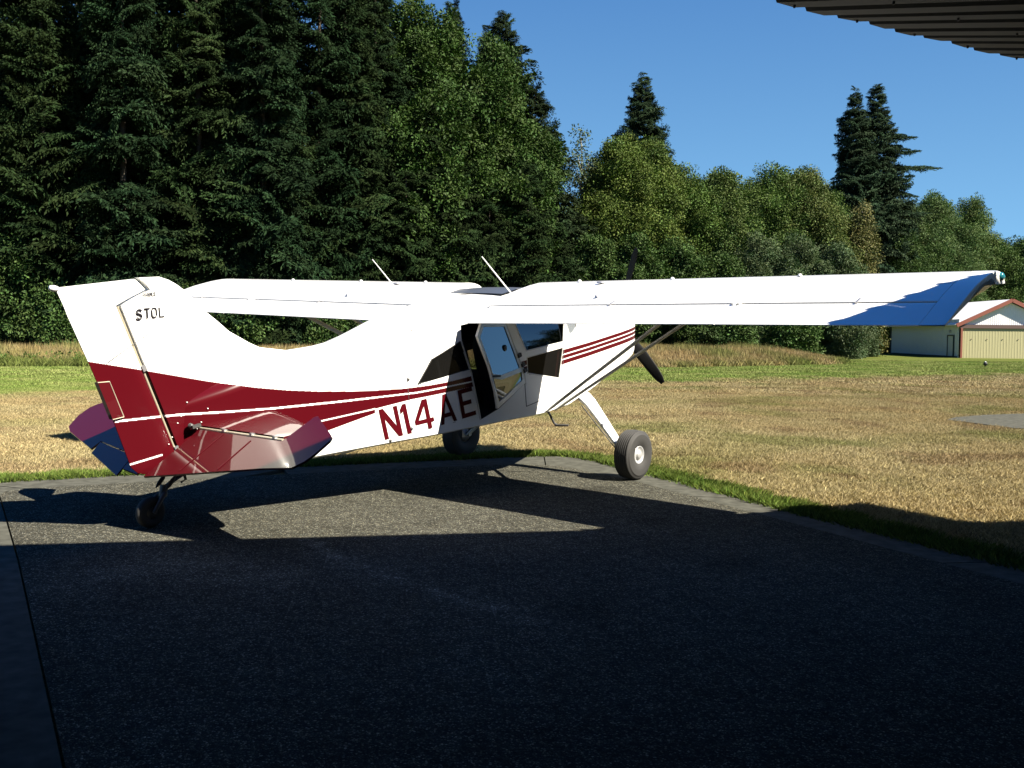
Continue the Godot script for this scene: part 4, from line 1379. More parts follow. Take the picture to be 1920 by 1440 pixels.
func make_aircraft() -> void:
	var root := thing("light_aircraft", "white and maroon high wing light aircraft parked tail down with its door ajar", "aeroplane", Vector3(0.352, 0.004, -12.192))
	var hd := deg_to_rad(38.808)
	var F := Vector3(sin(hd), 0, -cos(hd))
	var Rr := Vector3(cos(hd), 0, sin(hd))
	root.basis = Basis(F, Vector3.UP, Rr) * Basis(Vector3.RIGHT, deg_to_rad(1.094))

	# --- openings in the flat sides
	var door_hole := PackedVector2Array([Vector2(-2.035, 1.475), Vector2(-1.88, 1.18), Vector2(-1.73, 0.705), Vector2(-1.45, 0.80), Vector2(-1.02, 1.05), Vector2(-1.05, 1.16), Vector2(-1.385, 1.70), Vector2(-1.5, 1.76), Vector2(-2.06, 1.655)])
	var win_front := PackedVector2Array([Vector2(-1.015, 1.395), Vector2(-0.355, 1.49), Vector2(-0.35, 1.80), Vector2(-0.52, 1.86), Vector2(-1.30, 1.80)])
	var win_low := PackedVector2Array([Vector2(-0.985, 1.155), Vector2(-0.41, 1.085), Vector2(-0.355, 1.43), Vector2(-1.0, 1.325)])
	var win_rear := PackedVector2Array([Vector2(-2.60, 1.085), Vector2(-1.905, 1.222), Vector2(-2.06, 1.495), Vector2(-2.44, 1.322)])
	var wind := PackedVector2Array([Vector2(-0.32, 1.73), Vector2(-0.235, 1.57), Vector2(-0.16, 1.60), Vector2(-0.11, 1.66), Vector2(-0.12, 1.70), Vector2(-0.36, 1.92), Vector2(-0.40, 1.92)])
	for p in [door_hole, win_front, win_low, win_rear, wind]:
		if Geometry2D.is_polygon_clockwise(p): p.reverse()
	var outline := PackedVector2Array()
	var upper := PackedVector2Array()
	for x in STATIONS:
		outline.append(Vector2(x, ip(Y_LOW, x)))
		upper.append(Vector2(x, ip(Y_SIDE, x)))
	upper.reverse()
	outline.append_array(upper)
	var holes := [door_hole, win_front, win_low, win_rear, wind]
	var left_holes := [win_front, win_low, win_rear, wind, PackedVector2Array([Vector2(-1.93, 1.22), Vector2(-1.40, 1.33), Vector2(-1.40, 1.74), Vector2(-1.98, 1.60)])]
	var st := st_new()
	side_sheet(st, [outline], 1.0, 0.0, holes, true, 0)
	side_sheet(st, [outline], -1.0, 0.0, left_holes, true, 2)
	# top and bottom of the shell
	var tops := []
	var lows := []
	for x in STATIONS:
		var w := skin_z(x)
		var ys := ip(Y_SIDE, x)
		var yt := ip(Y_TOP, x)
		var wt := ip(W_TOP, x)
		var row := []
		for i in 21:
			var t := i / 10.0 - 1.0
			var sg := signf(t)
			var k := 1.0 - absf(t)
			var p0 := Vector2(w, ys)
			var p1 := Vector2(w * 0.985, ys + (yt - ys) * 0.65)
			var p2 := Vector2(wt, yt)
			var p3 := Vector2(0, yt + 0.015)
			var q := p0.bezier_interpolate(p1, p2, p3, k)
			row.append(Vector3(x, q.y, q.x * (sg if t != 0.0 else 0.0)))
		tops.append(row)
		var yl := ip(Y_LOW, x)
		var lr := []
		for q in [[-1.0, 0.0], [-0.97, -0.012], [-0.9, -0.022], [-0.5, -0.026], [0.0, -0.028], [0.5, -0.026], [0.9, -0.022], [0.97, -0.012], [1.0, 0.0]]:
			lr.append(Vector3(x, yl + q[1], q[0] * w))
		lows.append(lr)
	rows_mesh(tops, false, true, st)
	st.set_smooth_group(4)
	for i in lows.size() - 1:
		for j in 8: quad(st, lows[i][j], lows[i][j + 1], lows[i + 1][j + 1], lows[i + 1][j], true)
	# blunt nose
	var last := []
	last.append_array(tops[tops.size() - 1])
	var lastlow: Array = lows[lows.size() - 1].duplicate()
	lastlow.reverse()
	last.append_array(lastlow)
	var nose := [last]
	for q in [[0.035, 0.93], [0.06, 0.82], [0.075, 0.6], [0.08, 0.02]]:
		var row := []
		for p in last: row.append(Vector3(p.x + q[0], lerpf(1.68, p.y, q[1]), p.z * q[1]))
		nose.append(row)
	st.set_smooth_group(5)
	for i in nose.size() - 1:
		for j in last.size():
			var j2: int = (j + 1) % last.size()
			quad(st, nose[i][j], nose[i][j2], nose[i + 1][j2], nose[i + 1][j], true)
	var fus := obj("fuselage", done(st), M.paint, root)

	# --- inside of the cabin
	st = st_new()
	var inner := PackedVector2Array([Vector2(-2.66, 0.62), Vector2(0.25, 0.98), Vector2(0.25, 1.60), Vector2(-0.05, 1.64), Vector2(-0.45, 1.90), Vector2(-0.9, 1.93), Vector2(-2.1, 1.66), Vector2(-2.66, 1.46)])
	side_sheet(st, [inner], 1.0, -0.022, holes, false, 0)
	side_sheet(st, [inner], -1.0, -0.022, left_holes, false, 2)
	st.set_smooth_group(-1)
	quad(st, Vector3(-2.64, 0.60, -0.45), Vector3(-2.64, 0.60, 0.45), Vector3(-2.64, 1.60, 0.42), Vector3(-2.64, 1.60, -0.42))
	quad(st, Vector3(0.2, 0.9, -0.5), Vector3(0.2, 0.9, 0.5), Vector3(0.2, 1.7, 0.5), Vector3(0.2, 1.7, -0.5))
	quad(st, Vector3(-2.64, 0.62, -0.45), Vector3(-2.64, 0.62, 0.45), Vector3(-1.6, 0.70, 0.5), Vector3(-1.6, 0.70, -0.5))
	quad(st, Vector3(-1.6, 0.70, -0.5), Vector3(-1.6, 0.70, 0.5), Vector3(0.2, 0.99, 0.5), Vector3(0.2, 0.99, -0.5))
	var lining := obj("cabin_lining", done(st), M.lining, root)
	st = st_new()
	st.set_smooth_group(-1)
	quad(st, Vector3(-2.4, 1.66, -0.40), Vector3(-2.4, 1.66, 0.40), Vector3(-1.5, 1.86, 0.47), Vector3(-1.5, 1.86, -0.47))
	quad(st, Vector3(-1.5, 1.86, -0.47), Vector3(-1.5, 1.86, 0.47), Vector3(-0.5, 1.95, 0.47), Vector3(-0.5, 1.95, -0.47))
	obj("headliner", done(st), M.cream, lining)
	st = st_new()
	box(st, Vector3(-1.5, 1.25, -0.485), Vector3(0.85, 0.42, 0.02), Basis(Vector3.BACK, 0.17))
	obj("trim_panel", done(st), M.cream, lining)
	st = st_new()
	box(st, Vector3(0.02, 1.46, 0), Vector3(0.12, 0.34, 0.94))
	obj("instrument_panel", done(st), M.lining, lining)
	for q in [[-1.12, 0.25], [-1.12, -0.25], [-2.08, 0.22], [-2.08, -0.22]]:
		var seat := Node3D.new()
		seat.name = "seat"
		root.add_child(seat, true)
		var x: float = q[0]
		var z: float = q[1]
		var fl: float = 0.70 + maxf(0.0, (x + 1.6) * 0.16)
		st = st_new()
		var rows := []
		for i in 9:                                      # rounded back
			var t := i / 8.0
			var wd := 0.21 * sqrt(maxf(0.06, 1.0 - pow(maxf(0.0, t - 0.55) / 0.47, 2.6)))
			var c := Vector3(x - 0.10 - t * 0.16, fl + 0.30 + t * 0.50, z)
			var row := []
			for k in 12:
				var a := TAU * k / 12
				row.append(c + Vector3(cos(a) * 0.055 * (1.0 - 0.3 * t), 0, sin(a) * wd))
			rows.append(row)
		rows_mesh(rows, true, false, st, true)
		obj("backrest", done(st), M.seat, seat)
		st = st_new()
		box(st, Vector3(x + 0.12, fl + 0.27, z), Vector3(0.46, 0.12, 0.42), Basis(Vector3.BACK, 0.2))
		obj("seat_cushion", done(st), M.seat, seat)
		st = st_new()
		box(st, Vector3(x + 0.12, fl + 0.10, z), Vector3(0.36, 0.22, 0.34))
		obj("seat_base", done(st), M.lining, seat)

	# --- glazing in the sides
	for sd in [1.0, -1.0]:
		for q in [["front_door_window", win_front, M.dark_pane], ["lower_door_window", win_low, M.smoke_pane], ["quarter_window", win_rear, M.smoke_pane], ["windshield_side", wind, M.clear_pane]]:
			st = st_new()
			if q[0] == "front_door_window":      # bowed glazing: cut into bands
				for k in 8:
					var y0 := 1.38 + k * 0.065
					for band in Geometry2D.intersect_polygons(q[1], PackedVector2Array([Vector2(-3, y0), Vector2(3, y0), Vector2(3, y0 + 0.065), Vector2(-3, y0 + 0.065)])): side_sheet(st, [band], sd, -0.006, [], false, 0, 1.40)
			else:
				side_sheet(st, [q[1]], sd, -0.006, [], false, 0)
			var pn := obj(q[0], done(st), q[2], root)
			edge_tube(pn, "window_frame", q[1], sd, -0.002, 0.007, M.strut if q[0] != "quarter_window" else M.dark_gap)
	st = st_new()
	quad(st, Vector3(-0.45, 1.99, -0.5), Vector3(-0.45, 1.99, 0.5), Vector3(0.2, 1.70, 0.46), Vector3(0.2, 1.70, -0.46))
	obj("windshield", done(st), M.clear_pane, root)
	st = st_new()
	box(st, Vector3(-0.69, 1.25, 0.515), Vector3(0.60, 0.28, 0.02), Basis(Vector3.BACK, 0.0))
	st = st_new()
	side_sheet(st, [PackedVector2Array([Vector2(-0.46, 1.05), Vector2(-0.36, 1.05), Vector2(-0.30, 1.45), Vector2(-0.40, 1.45)])], 1.0, -0.03, [], false)
	obj("door_trim", done(st), M.upholstery, root)
	# front door outline and hinges
	edge_tube(root, "door_seam", PackedVector2Array([Vector2(-1.38, 1.70), Vector2(-1.045, 1.16), Vector2(-0.99, 0.80), Vector2(-0.52, 0.90), Vector2(-0.36, 1.07), Vector2(-0.33, 1.50), Vector2(-0.335, 1.75)]), 1.0, 0.0, 0.0045, M.grey_ink, false)
	edge_tube(root, "door_post", PackedVector2Array([Vector2(-1.40, 1.71), Vector2(-1.21, 1.42), Vector2(-1.05, 1.16), Vector2(-1.02, 1.04)]), 1.0, 0.0, 0.016, M.strut, false)
	edge_tube(root, "door_jamb", PackedVector2Array([Vector2(-2.05, 1.5), Vector2(-1.89, 1.18), Vector2(-1.74, 0.70)]), 1.0, -0.002, 0.012, M.strut, false)
	for q in [Vector2(-1.165, 1.35), Vector2(-1.06, 1.19), Vector2(-1.10, 1.25)]:
		st = st_new()
		box(st, Vector3(q.x + 0.012, q.y, 0.545), Vector3(0.05, 0.04, 0.03), Basis(Vector3.BACK, 0.4))
		obj("door_hinge", done(st), M.black, root)

	# --- the rear cabin door, ajar on its front hinge
	var hinge := [Vector2(1.04, -1.0), Vector2(1.16, -1.04), Vector2(1.70, -1.385)]
	var to_door := func(p: Vector2, off: float) -> Vector3:
		var hx := ip(hinge, p.y)
		return Vector3(p.x, p.y, 0.538 + (hx - p.x) * 0.255 + off)
	var door_poly := PackedVector2Array([Vector2(-1.035, 1.055), Vector2(-1.06, 1.17), Vector2(-1.39, 1.695), Vector2(-1.93, 1.685), Vector2(-2.05, 1.555), Vector2(-1.965, 1.41), Vector2(-1.86, 1.243), Vector2(-1.755, 1.0), Vector2(-1.69, 0.825)])
	var up_win := PackedVector2Array([Vector2(-1.15, 1.215), Vector2(-1.42, 1.65), Vector2(-1.90, 1.645), Vector2(-1.995, 1.545), Vector2(-1.91, 1.40), Vector2(-1.835, 1.265), Vector2(-1.80, 1.18), Vector2(-1.60, 1.16)])
	var lo_win := PackedVector2Array([Vector2(-1.11, 1.085), Vector2(-1.12, 1.175), Vector2(-1.6, 1.115), Vector2(-1.785, 1.135), Vector2(-1.715, 0.975), Vector2(-1.665, 0.885)])
	for p in [door_poly, up_win, lo_win]:
		if Geometry2D.is_polygon_clockwise(p): p.reverse()
	var frame := Geometry2D.clip_polygons(door_poly, PackedVector2Array([Vector2(-9, -9), Vector2(-8, -9), Vector2(-8, -8)]))
	st = st_new()
	st.set_smooth_group(-1)
	for half in [PackedVector2Array([Vector2(-3, -1), Vector2(-1.55, -1), Vector2(-1.55, 3), Vector2(-3, 3)]), PackedVector2Array([Vector2(-1.55, -1), Vector2(0, -1), Vector2(0, 3), Vector2(-1.55, 3)])]:
		for a in Geometry2D.intersect_polygons(door_poly, half):
			for b in Geometry2D.clip_polygons(a, up_win):
				for c in Geometry2D.clip_polygons(b, lo_win):
					if Geometry2D.is_polygon_clockwise(c): continue
					var t := Geometry2D.triangulate_polygon(c)
					for off in [0.0, -0.03]:
						for i in t: st.add_vertex(to_door.call(c[i], off))
	for poly in [door_poly, up_win, lo_win]:
		for i in poly.size():
			var a: Vector2 = poly[i]
			var b: Vector2 = poly[(i + 1) % poly.size()]
			quad(st, to_door.call(a, 0.0), to_door.call(b, 0.0), to_door.call(b, -0.03), to_door.call(a, -0.03))
	var door := obj("cabin_door", done(st), M.strut, root)
	door.set_meta("label", "grey framed cabin door standing ajar")
	for q in [["upper_window", up_win], ["lower_window", lo_win]]:
		st = st_new()
		st.set_smooth_group(0)
		var t := Geometry2D.triangulate_polygon(q[1])
		for i in t: st.add_vertex(to_door.call(q[1][i], -0.008))
		obj(q[0], done(st), M.pane, door)
	st = st_new()
	lathe(st, [Vector2(0.0, 0.012), Vector2(0.03, 0.010), Vector2(0.036, 0.0), Vector2(0.0, -0.004)], 20, to_door.call(Vector2(-1.46, 1.43), -0.004), Vector3(0.25, 0, 1).normalized())
	obj("vent_knob", done(st), M.black, door)
	st = st_new()
	box(st, to_door.call(Vector2(-1.74, 1.155), 0.006), Vector3(0.12, 0.02, 0.02))
	obj("handle", done(st), M.black, door)

	# --- registration
	var reg := Node3D.new()
	reg.name = "registration"
	root.add_child(reg, true)
	letter(reg, [[[0, 0], [0.046, 0], [0.046, 0.66], [0.158, 0], [0.205, 0], [0.205, 1], [0.159, 1], [0.159, 0.36], [0.047, 1], [0, 1]]])
	letter(reg, [[[0.257, 0], [0.305, 0], [0.305, 1], [0.264, 1], [0.226, 0.83], [0.226, 0.68], [0.257, 0.76]]])
	letter(reg, [[[0.503, 0], [0.550, 0], [0.550, 1], [0.503, 1]], [[0.550, 0.21], [0.588, 0.21], [0.588, 0.35], [0.550, 0.35]], [[0.365, 0.21], [0.503, 0.21], [0.503, 0.35], [0.365, 0.35]], [[0.365, 0.35], [0.414, 0.35], [0.503, 0.78], [0.503, 1], [0.490, 1]]])
	letter(reg, [[[0.663, 0], [0.711, 0], [0.777, 0.78], [0.777, 1], [0.752, 1]], [[0.891, 0], [0.843, 0], [0.777, 0.78], [0.777, 1], [0.802, 1]], [[0.7285, 0.21], [0.8255, 0.21], [0.8155, 0.35], [0.7385, 0.35]]])
	letter(reg, [[[0.963, 0], [1.013, 0], [1.013, 1], [0.963, 1]], [[1.013, 0.85], [1.168, 0.85], [1.168, 1], [1.013, 1]], [[1.013, 0.43], [1.130, 0.43], [1.130, 0.58], [1.013, 0.58]], [[1.013, 0], [1.168, 0], [1.168, 0.15], [1.013, 0.15]]])
	edge_tube(root, "baggage_door_seam", PackedVector2Array([Vector2(-2.74, 1.26), Vector2(-2.705, 1.0), Vector2(-2.66, 0.62), Vector2(-2.1, 0.70)]), 1.0, 0.0, 0.0028, M.grey_ink, false)
	for q in [Vector2(-2.71, 1.135), Vector2(-2.66, 0.665), Vector2(-2.90, 0.565)]:
		st = st_new()
		lathe(st, [Vector2(0.0, 0.012), Vector2(0.012, 0.010), Vector2(0.018, -0.006)], 8, Vector3(q.x, q.y, skin_z(q.x)), Vector3.BACK)
		obj("latch", done(st), M.steel, root)
	st = st_new()
	box(st, Vector3(-3.05, 0.49, 0.0), Vector3(0.16, 0.13, 0.03), Basis(Vector3.BACK, 0.15))
	obj("belly_aerial", done(st), M.strut, root)

	# --- fin and rudder
	var fin_rows := [[Vector2(-4.815, 0.40), Vector2(-4.0, 0.43)], [Vector2(-4.90, 0.60), Vector2(-3.7, 0.62)], [Vector2(-5.03, 0.90), Vector2(-3.55, 0.92)], [Vector2(-5.165, 1.2), Vector2(-3.5, 1.21)], [Vector2(-5.255, 1.40), Vector2(-3.72, 1.395)], [Vector2(-5.27, 1.44), Vector2(-4.09, 1.43)], [Vector2(-5.285, 1.47), Vector2(-4.2, 1.47)], [Vector2(-5.33, 1.57), Vector2(-4.41, 1.568)], [Vector2(-5.37, 1.66), Vector2(-4.53, 1.655)], [Vector2(-5.413, 1.755), Vector2(-4.672, 1.75)], [Vector2(-5.29, 1.825), Vector2(-4.755, 1.825)], [Vector2(-5.165, 1.89), Vector2(-4.842, 1.896)], [Vector2(-5.21, 1.935), Vector2(-4.91, 1.938)], [Vector2(-5.255, 1.968), Vector2(-4.985, 1.972)], [Vector2(-5.265, 1.978), Vector2(-5.07, 1.993)]]
	var fp := [Vector2(0, 0.032), Vector2(0.15, 0.038), Vector2(0.35, 0.044), Vector2(0.6, 0.043), Vector2(0.8, 0.032), Vector2(0.93, 0.018), Vector2(0.98, 0.009), Vector2(1, 0.002)]
	st = rows_mesh(plate_rows(fin_rows, fp), true, true)
	st.set_smooth_group(9)
	var fr := plate_rows(fin_rows, fp)
	for i in fr.size() - 1: quad(st, fr[i][0], fr[i][15], fr[i + 1][15], fr[i + 1][0], true)
	var fin := obj("vertical_fin", done(st), M.paint, root)
	var rud_rows := [[Vector2(-5.17, 0.428), Vector2(-4.842, 0.405)], [Vector2(-5.255, 0.45), Vector2(-4.855, 0.43)], [Vector2(-5.312, 0.50), Vector2(-4.878, 0.48)], [Vector2(-5.469, 0.896), Vector2(-5.058, 0.88)], [Vector2(-5.663, 1.328), Vector2(-5.255, 1.32)], [Vector2(-5.83, 1.68), Vector2(-5.433, 1.72)], [Vector2(-5.845, 1.72), Vector2(-5.445, 1.757)], [Vector2(-5.87, 1.775), Vector2(-5.31, 1.828)], [Vector2(-5.895, 1.825), Vector2(-5.195, 1.888)], [Vector2(-5.91, 1.858), Vector2(-5.24, 1.93)], [Vector2(-5.921, 1.872), Vector2(-5.288, 1.966)]]
	var rp := [Vector2(0, 0.004), Vector2(0.25, 0.013), Vector2(0.5, 0.022), Vector2(0.75, 0.029), Vector2(0.93, 0.031), Vector2(0.985, 0.024), Vector2(1.0, 0.006)]
	st = rows_mesh(plate_rows(rud_rows, rp), true, true)
	st.set_smooth_group(9)
	var rr2 := plate_rows(rud_rows, rp)
	for i in rr2.size() - 1: quad(st, rr2[i][0], rr2[i][13], rr2[i + 1][13], rr2[i + 1][0], true)
	var rud := obj("rudder", done(st), M.paint, root)
	var tab := PackedVector2Array([Vector2(-5.60, 1.172), Vector2(-5.505, 1.178), Vector2(-5.385, 0.902), Vector2(-5.478, 0.885)])
	obj("trim_tab", poly_plate(tab, Vector3(0, 0, 0), Vector3.RIGHT, Vector3.UP, 0.052), M.maroon, rud)
	st = st_new()
	for k in 4:
		var a := tab[k]
		var b := tab[(k + 1) % 4]
		if k != 3: tube(st, [Vector3(a.x, a.y, 0.024), Vector3(b.x, b.y, 0.024)], [0.0045, 0.0045], 5)
	obj("tab_gap", done(st), M.brass, rud)
	st = st_new()
	tube(st, [Vector3(-5.428, 1.75, 0.0), Vector3(-5.15, 1.12, 0.0), Vector3(-4.84, 0.43, 0.0)], [0.012, 0.012, 0.011], 10)
	obj("hinge_line", done(st), M.brass, fin)
	for t in [0.36, 0.86]:
		st = st_new()
		var hc := Vector3(-5.428, 1.75, 0.026).lerp(Vector3(-4.84, 0.43, 0.026), t)
		box(st, hc, Vector3(0.035, 0.05, 0.02), Basis(Vector3.BACK, 0.4))
		obj("hinge", done(st), M.metal, fin)
	st = st_new()
	lathe(st, [Vector2(0.0, 0.035), Vector2(0.018, 0.028), Vector2(0.024, 0.0), Vector2(0.02, -0.03)], 10, Vector3(-5.93, 1.868, 0), Vector3(-1, 0.1, 0).normalized())
	obj("tail_light", done(st), M.white, rud)
	for q in [["S", 0.0], ["T", 0.068], ["O", 0.128], ["L", 0.192]]: stroke_letter(fin, q[0], Vector2(-5.288 + q[1] * 0.993, 1.655 + q[1] * 0.12), 0.074, 0.0062, M.ink)
	for q in [["M", 0.0], ["A", 0.026], ["U", 0.048], ["L", 0.071], ["E", 0.091]]: stroke_letter(fin, q[0], Vector2(-5.232 + q[1] * 0.993, 1.832 + q[1] * 0.12), 0.028, 0.0034, M.grey_ink)
	# rivets on the tail cone and a seam line over the fin
	st = st_new()
	tube(st, [Vector3(-5.53, 1.32, 0.03), Vector3(-5.26, 1.50, 0.040)], [0.0022, 0.0022], 4)
	tube(st, [Vector3(-5.24, 1.51, 0.041), Vector3(-5.0, 1.66, 0.046), Vector3(-4.985, 1.74, 0.042)], [0.0022, 0.0022, 0.0022], 4)
	obj("skin_seam", done(st), M.grey_ink, fin)

	# --- tailplane: fixed part level, elevator hanging down
	var hx := Vector2(-4.765, 0.777)
	var lv := Vector3(cos(0.175), sin(0.175), 0)
	var dn := Vector3(cos(0.663), sin(0.663), 0)
	for s in [1.0, -1.0]:
		var rows := []
		for q in [[0.09, 0.72], [0.2, 0.68], [0.5, 0.58], [0.85, 0.44], [1.08, 0.33], [1.16, 0.27]]:
			var row := []
			var o := Vector3(hx.x, hx.y, q[0] * s)
			for k in 9:
				var t := k / 8.0
				row.append(o + lv * q[1] * t * 1.0 + Vector3(0, 0.022 * sqrt(maxf(0.0, 1.0 - pow(t, 2.4))), 0) + lv * 0.012)
			for k in 9:
				var t := 1.0 - k / 8.0
				row.append(o + lv * q[1] * t * 1.0 - Vector3(0, 0.022 * sqrt(maxf(0.0, 1.0 - pow(t, 2.4))), 0) + lv * 0.012)
			rows.append(row)
		st = rows_mesh(rows, true)
		var stab := obj("tailplane", done(st), M.maroon, root)
		st = st_new()
		tube(st, [Vector3(hx.x, hx.y, 0.10 * s), Vector3(hx.x, hx.y, 1.17 * s)], [0.014, 0.014], 8)
		obj("hinge_rod", done(st), M.brass, stab)
		for z in [0.45, 0.8, 1.08]:
			st = st_new()
			box(st, Vector3(hx.x, hx.y + 0.014, z * s), Vector3(0.04, 0.02, 0.03))
			obj("hinge", done(st), M.metal, stab)
		var poly: PackedVector2Array
		if s > 0:
			poly = PackedVector2Array([Vector2(-0.012, 0.13), Vector2(-0.20, 0.11), Vector2(-0.575, 0.05), Vector2(-0.435, 0.65), Vector2(-0.295, 1.24), Vector2(-0.245, 1.52), Vector2(-0.17, 1.59), Vector2(-0.08, 1.625), Vector2(0.06, 1.652), Vector2(0.10, 1.638), Vector2(0.125, 1.60), Vector2(0.29, 1.31), Vector2(0.275, 1.28), Vector2(0.0, 1.185), Vector2(-0.012, 1.175)])
		else:
			poly = PackedVector2Array([Vector2(-0.012, -0.13), Vector2(-0.20, -0.11), Vector2(-0.565, -0.06), Vector2(-0.54, -0.30), Vector2(-0.38, -0.335), Vector2(-0.30, -0.965), Vector2(-0.40, -0.985), Vector2(-0.25, -1.56), Vector2(-0.195, -1.66), Vector2(-0.05, -1.70), Vector2(0.06, -1.67), Vector2(0.115, -1.61), Vector2(0.29, -1.31), Vector2(0.275, -1.28), Vector2(0.0, -1.185), Vector2(-0.012, -1.175)])
		var o2 := Vector3(hx.x - 0.008, hx.y - 0.004, 0)
		var el := obj("elevator", poly_plate(poly, o2, dn, Vector3.BACK, 0.018), M.maroon, root)
		if s < 0:
			var tp := PackedVector2Array([Vector2(-0.308, -0.955), Vector2(-0.44, -0.91), Vector2(-0.615, -0.285), Vector2(-0.385, -0.345)])
			obj("trim_tab", poly_plate(tp, o2 + Vector3(-0.006, 0, 0), dn, Vector3.BACK, 0.014), M.maroon, el)
		else:
			st = st_new()
			var nn := dn.cross(Vector3.BACK).normalized() * 0.012
			if nn.x > 0: nn = -nn
			for q in [[-0.02, 0.48, -0.46, 0.40], [-0.05, 0.85, -0.38, 0.80]]:
				tube(st, [o2 + dn * q[0] + Vector3(0, 0, q[1]) + nn, o2 + dn * q[2] + Vector3(0, 0, q[3]) + nn], [0.004, 0.004], 5)
			obj("elevator_rib", done(st), M.maroon, el)
	st = st_new()
	lathe(st, [Vector2(0.0, 0.02), Vector2(0.02, 0.016), Vector2(0.025, -0.01)], 8, Vector3(-4.83, 0.80, 0.085), Vector3.BACK)
	box(st, Vector3(-4.80, 0.80, 0.11), Vector3(0.08, 0.025, 0.03), Basis(Vector3.BACK, 0.2))
	obj("elevator_horn", done(st), M.steel, root)
	st = st_new()
	for k in 9:
		var q := Vector2(-5.0 + 0.08 * (k % 5) + 0.03 * (k / 5), 0.66 + 0.055 * ((k * 3) % 7))
		lathe(st, [Vector2(0.0, 0.004), Vector2(0.005, 0.003), Vector2(0.006, -0.002)], 6, Vector3(q.x, q.y, skin_z(q.x) + 0.001), Vector3.BACK)
	var scr := obj("screws", done(st), M.white, root)
	scr.set_meta("kind", "stuff")

	# --- wings, struts
	make_wing(root, 1.0)
	make_wing(root, -1.0)
	st = st_new()
	var sk := []
	for q in [[-1.28, 0.40], [-1.05, 0.41], [-0.85, 0.41], [-0.65, 0.40]]:
		var y := ip(Y_TOP, q[0]) + 0.022
		sk.append([Vector3(q[0], y, -q[1]), Vector3(q[0], y + 0.006, -q[1] * 0.5), Vector3(q[0], y + 0.008, 0), Vector3(q[0], y + 0.006, q[1] * 0.5), Vector3(q[0], y, q[1])])
	rows_mesh(sk, false, false, st)
	obj("skylight", done(st), M.skylight, root)
	for q in [[Vector3(-1.31, 1.99, 0.55), Vector3(-1.80, 2.345, 0.55)], [Vector3(-1.45, 1.95, -0.9), Vector3(-1.92, 2.335, -0.9)]]:
		st = st_new()
		tube(st, [q[0], q[1]], [0.008, 0.0055], 6)
		obj("whip_aerial", done(st), M.white, root)

	# --- undercarriage
	for s in [1.0, -1.0]:
		var yo := 0.0
		st = st_new()
		var rows := []
		for q in [[0.10, 0.90, 0.30, 0.12, 0.016], [0.10, 0.885, 0.42, 0.115, 0.016], [0.10, 0.86, 0.52, 0.105, 0.015], [0.09, 0.80, 0.61, 0.092, 0.014], [0.06, 0.60, 0.82, 0.074, 0.013], [0.02, 0.40, 1.03, 0.058, 0.013], [0.0, 0.29, 1.15, 0.05, 0.013]]:
			var nrm := Vector3(0, 1.0, 0.95 * s).normalized() if q[2] > 0.55 else Vector3(0, 1, 0.2 * s).normalized()
			var c := Vector3(q[0], q[1] + yo * clampf((q[2] - 0.5) / 0.6, 0, 1), q[2] * s)
			var wv := Vector3(q[3], q[3] * 0.2, 0)
			rows.append([c - wv - nrm * q[4], c - wv + nrm * q[4], c + wv + nrm * q[4], c + wv - nrm * q[4]])
		st.set_smooth_group(-1)
		for i in rows.size() - 1:
			for j in 4: quad(st, rows[i][j], rows[i][(j + 1) % 4], rows[i + 1][(j + 1) % 4], rows[i + 1][j])
		quad(st, rows[6][0], rows[6][1], rows[6][2], rows[6][3])
		var leg := obj("gear_leg", done(st), M.white, root)
		st = st_new()
		tube(st, [Vector3(-0.06, 0.77, 0.6 * s), Vector3(-0.07, 0.57 + yo * 0.5, 0.82 * s), Vector3(-0.08, 0.30 + yo, 1.12 * s)], [0.007, 0.007, 0.007], 6)
		obj("brake_line", done(st), M.steel, leg)
		for t in [0.35, 0.78]:
			st = st_new()
			var c := Vector3(0.07, 0.71, 0.71 * s).lerp(Vector3(0.0, 0.29 + yo, 1.15 * s), t)
			box(st, c, Vector3(0.18 - 0.06 * t, 0.032, 0.028), Basis(Vector3.RIGHT, 0.80 * s) * Basis(Vector3.UP, 0.0))
			obj("clamp", done(st), M.metal, leg)
		st = st_new()
		tube(st, [Vector3(0, 0.29 + yo, 1.12 * s), Vector3(0, 0.29 + yo, 1.24 * s)], [0.03, 0.03], 10)
		obj("axle", done(st), M.metal, leg)
		make_wheel(root, Vector3(0, 0.272 + yo, 1.27 * s), s)
	# boarding step
	st = st_new()
	tube(st, [Vector3(-0.52, 0.72, 0.47), Vector3(-0.44, 0.58, 0.50), Vector3(-0.40, 0.555, 0.53)], [0.014, 0.013, 0.013], 8)
	tube(st, [Vector3(-0.43, 0.56, 0.50), Vector3(-0.36, 0.565, 0.64)], [0.013, 0.013], 8)
	obj("boarding_step", done(st), M.steel, root)
	# tail wheel
	var tw := Node3D.new()
	tw.name = "tail_wheel"
	root.add_child(tw, true)
	st = st_new()
	lathe(st, [Vector2(0.05, -0.03), Vector2(0.09, -0.036), Vector2(0.115, -0.03), Vector2(0.125, -0.012), Vector2(0.125, 0.012), Vector2(0.115, 0.03), Vector2(0.09, 0.036), Vector2(0.05, 0.03)], 28, Vector3(-5.14, 0.125, 0.0), Vector3.BACK)
	obj("tyre", done(st), M.rubber, tw)
	st = st_new()
	lathe(st, [Vector2(0.0, 0.03), Vector2(0.05, 0.028), Vector2(0.055, 0.02), Vector2(0.055, -0.02), Vector2(0.05, -0.028), Vector2(0.0, -0.03)], 16, Vector3(-5.14, 0.125, 0.0), Vector3.BACK)
	obj("hub", done(st), M.steel, tw)
	st = st_new()
	for z in [-0.05, 0.05]:
		tube(st, [Vector3(-5.14, 0.125, z), Vector3(-5.08, 0.22, z), Vector3(-5.03, 0.27, z * 0.6)], [0.016, 0.018, 0.02], 8)
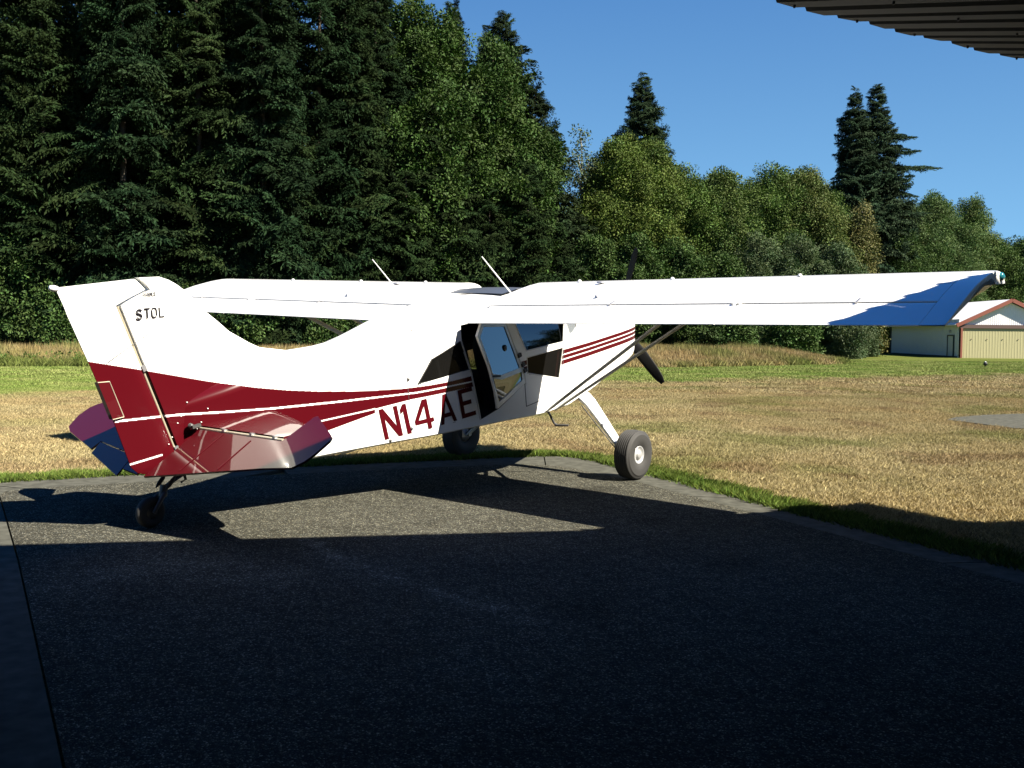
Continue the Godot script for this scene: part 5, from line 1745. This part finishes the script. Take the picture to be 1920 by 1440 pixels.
	tube(st, [Vector3(-5.03, 0.24, 0), Vector3(-5.02, 0.33, 0)], [0.035, 0.03], 12)
	obj("fork", done(st), M.steel, tw)
	st = st_new()
	tube(st, [Vector3(-5.03, 0.30, 0), Vector3(-4.93, 0.36, 0), Vector3(-4.80, 0.43, 0)], [0.010, 0.012, 0.014], 8, Vector3(0, 0, 1), 2.8)
	obj("leaf_spring", done(st), M.steel, tw)
	for z in [-0.07, 0.07]:
		st = st_new()
		tube(st, [Vector3(-5.05, 0.30, z), Vector3(-5.02, 0.335, z), Vector3(-4.985, 0.375, z), Vector3(-4.96, 0.41, z)], [0.005, 0.018, 0.018, 0.005], 8)
		obj("steering_spring", done(st), M.black, tw)
	st = st_new()
	tube(st, [Vector3(-4.86, 0.42, 0.03), Vector3(-4.84, 0.36, 0.03), Vector3(-4.88, 0.34, 0.03)], [0.014, 0.012, 0.012], 8)
	obj("tie_down_ring", done(st), M.steel, tw)
	# engine outlets under the cowl
	st = st_new()
	box(st, Vector3(0.30, 0.905, 0.18), Vector3(0.22, 0.10, 0.22), Basis(Vector3.BACK, 0.3))
	obj("oil_cooler_scoop", done(st), M.white, root)
	st = st_new()
	tube(st, [Vector3(0.32, 0.95, 0.30), Vector3(0.22, 0.84, 0.32)], [0.05, 0.05], 14)
	obj("exhaust_pipe", done(st), M.black, root)
	# propeller
	var prop := Node3D.new()
	prop.name = "propeller"
	root.add_child(prop, true)
	var ax := Vector3(cos(0.2), sin(0.2), 0)
	var upv := Vector3(-sin(0.2), cos(0.2), 0)
	var hub := Vector3(1.54, 1.74, 0)
	for a in [23.0, 143.0, 263.0]:
		var ra := deg_to_rad(a)
		obj("blade", blade_mesh(hub, ax, upv * cos(ra) + Vector3.BACK * sin(ra)), M.prop, prop)
	st = st_new()
	lathe(st, [Vector2(0.165, -0.07), Vector2(0.165, -0.03), Vector2(0.15, 0.06), Vector2(0.12, 0.15), Vector2(0.07, 0.23), Vector2(0.0, 0.27)], 24, hub, ax)
	obj("spinner", done(st), M.white, prop)
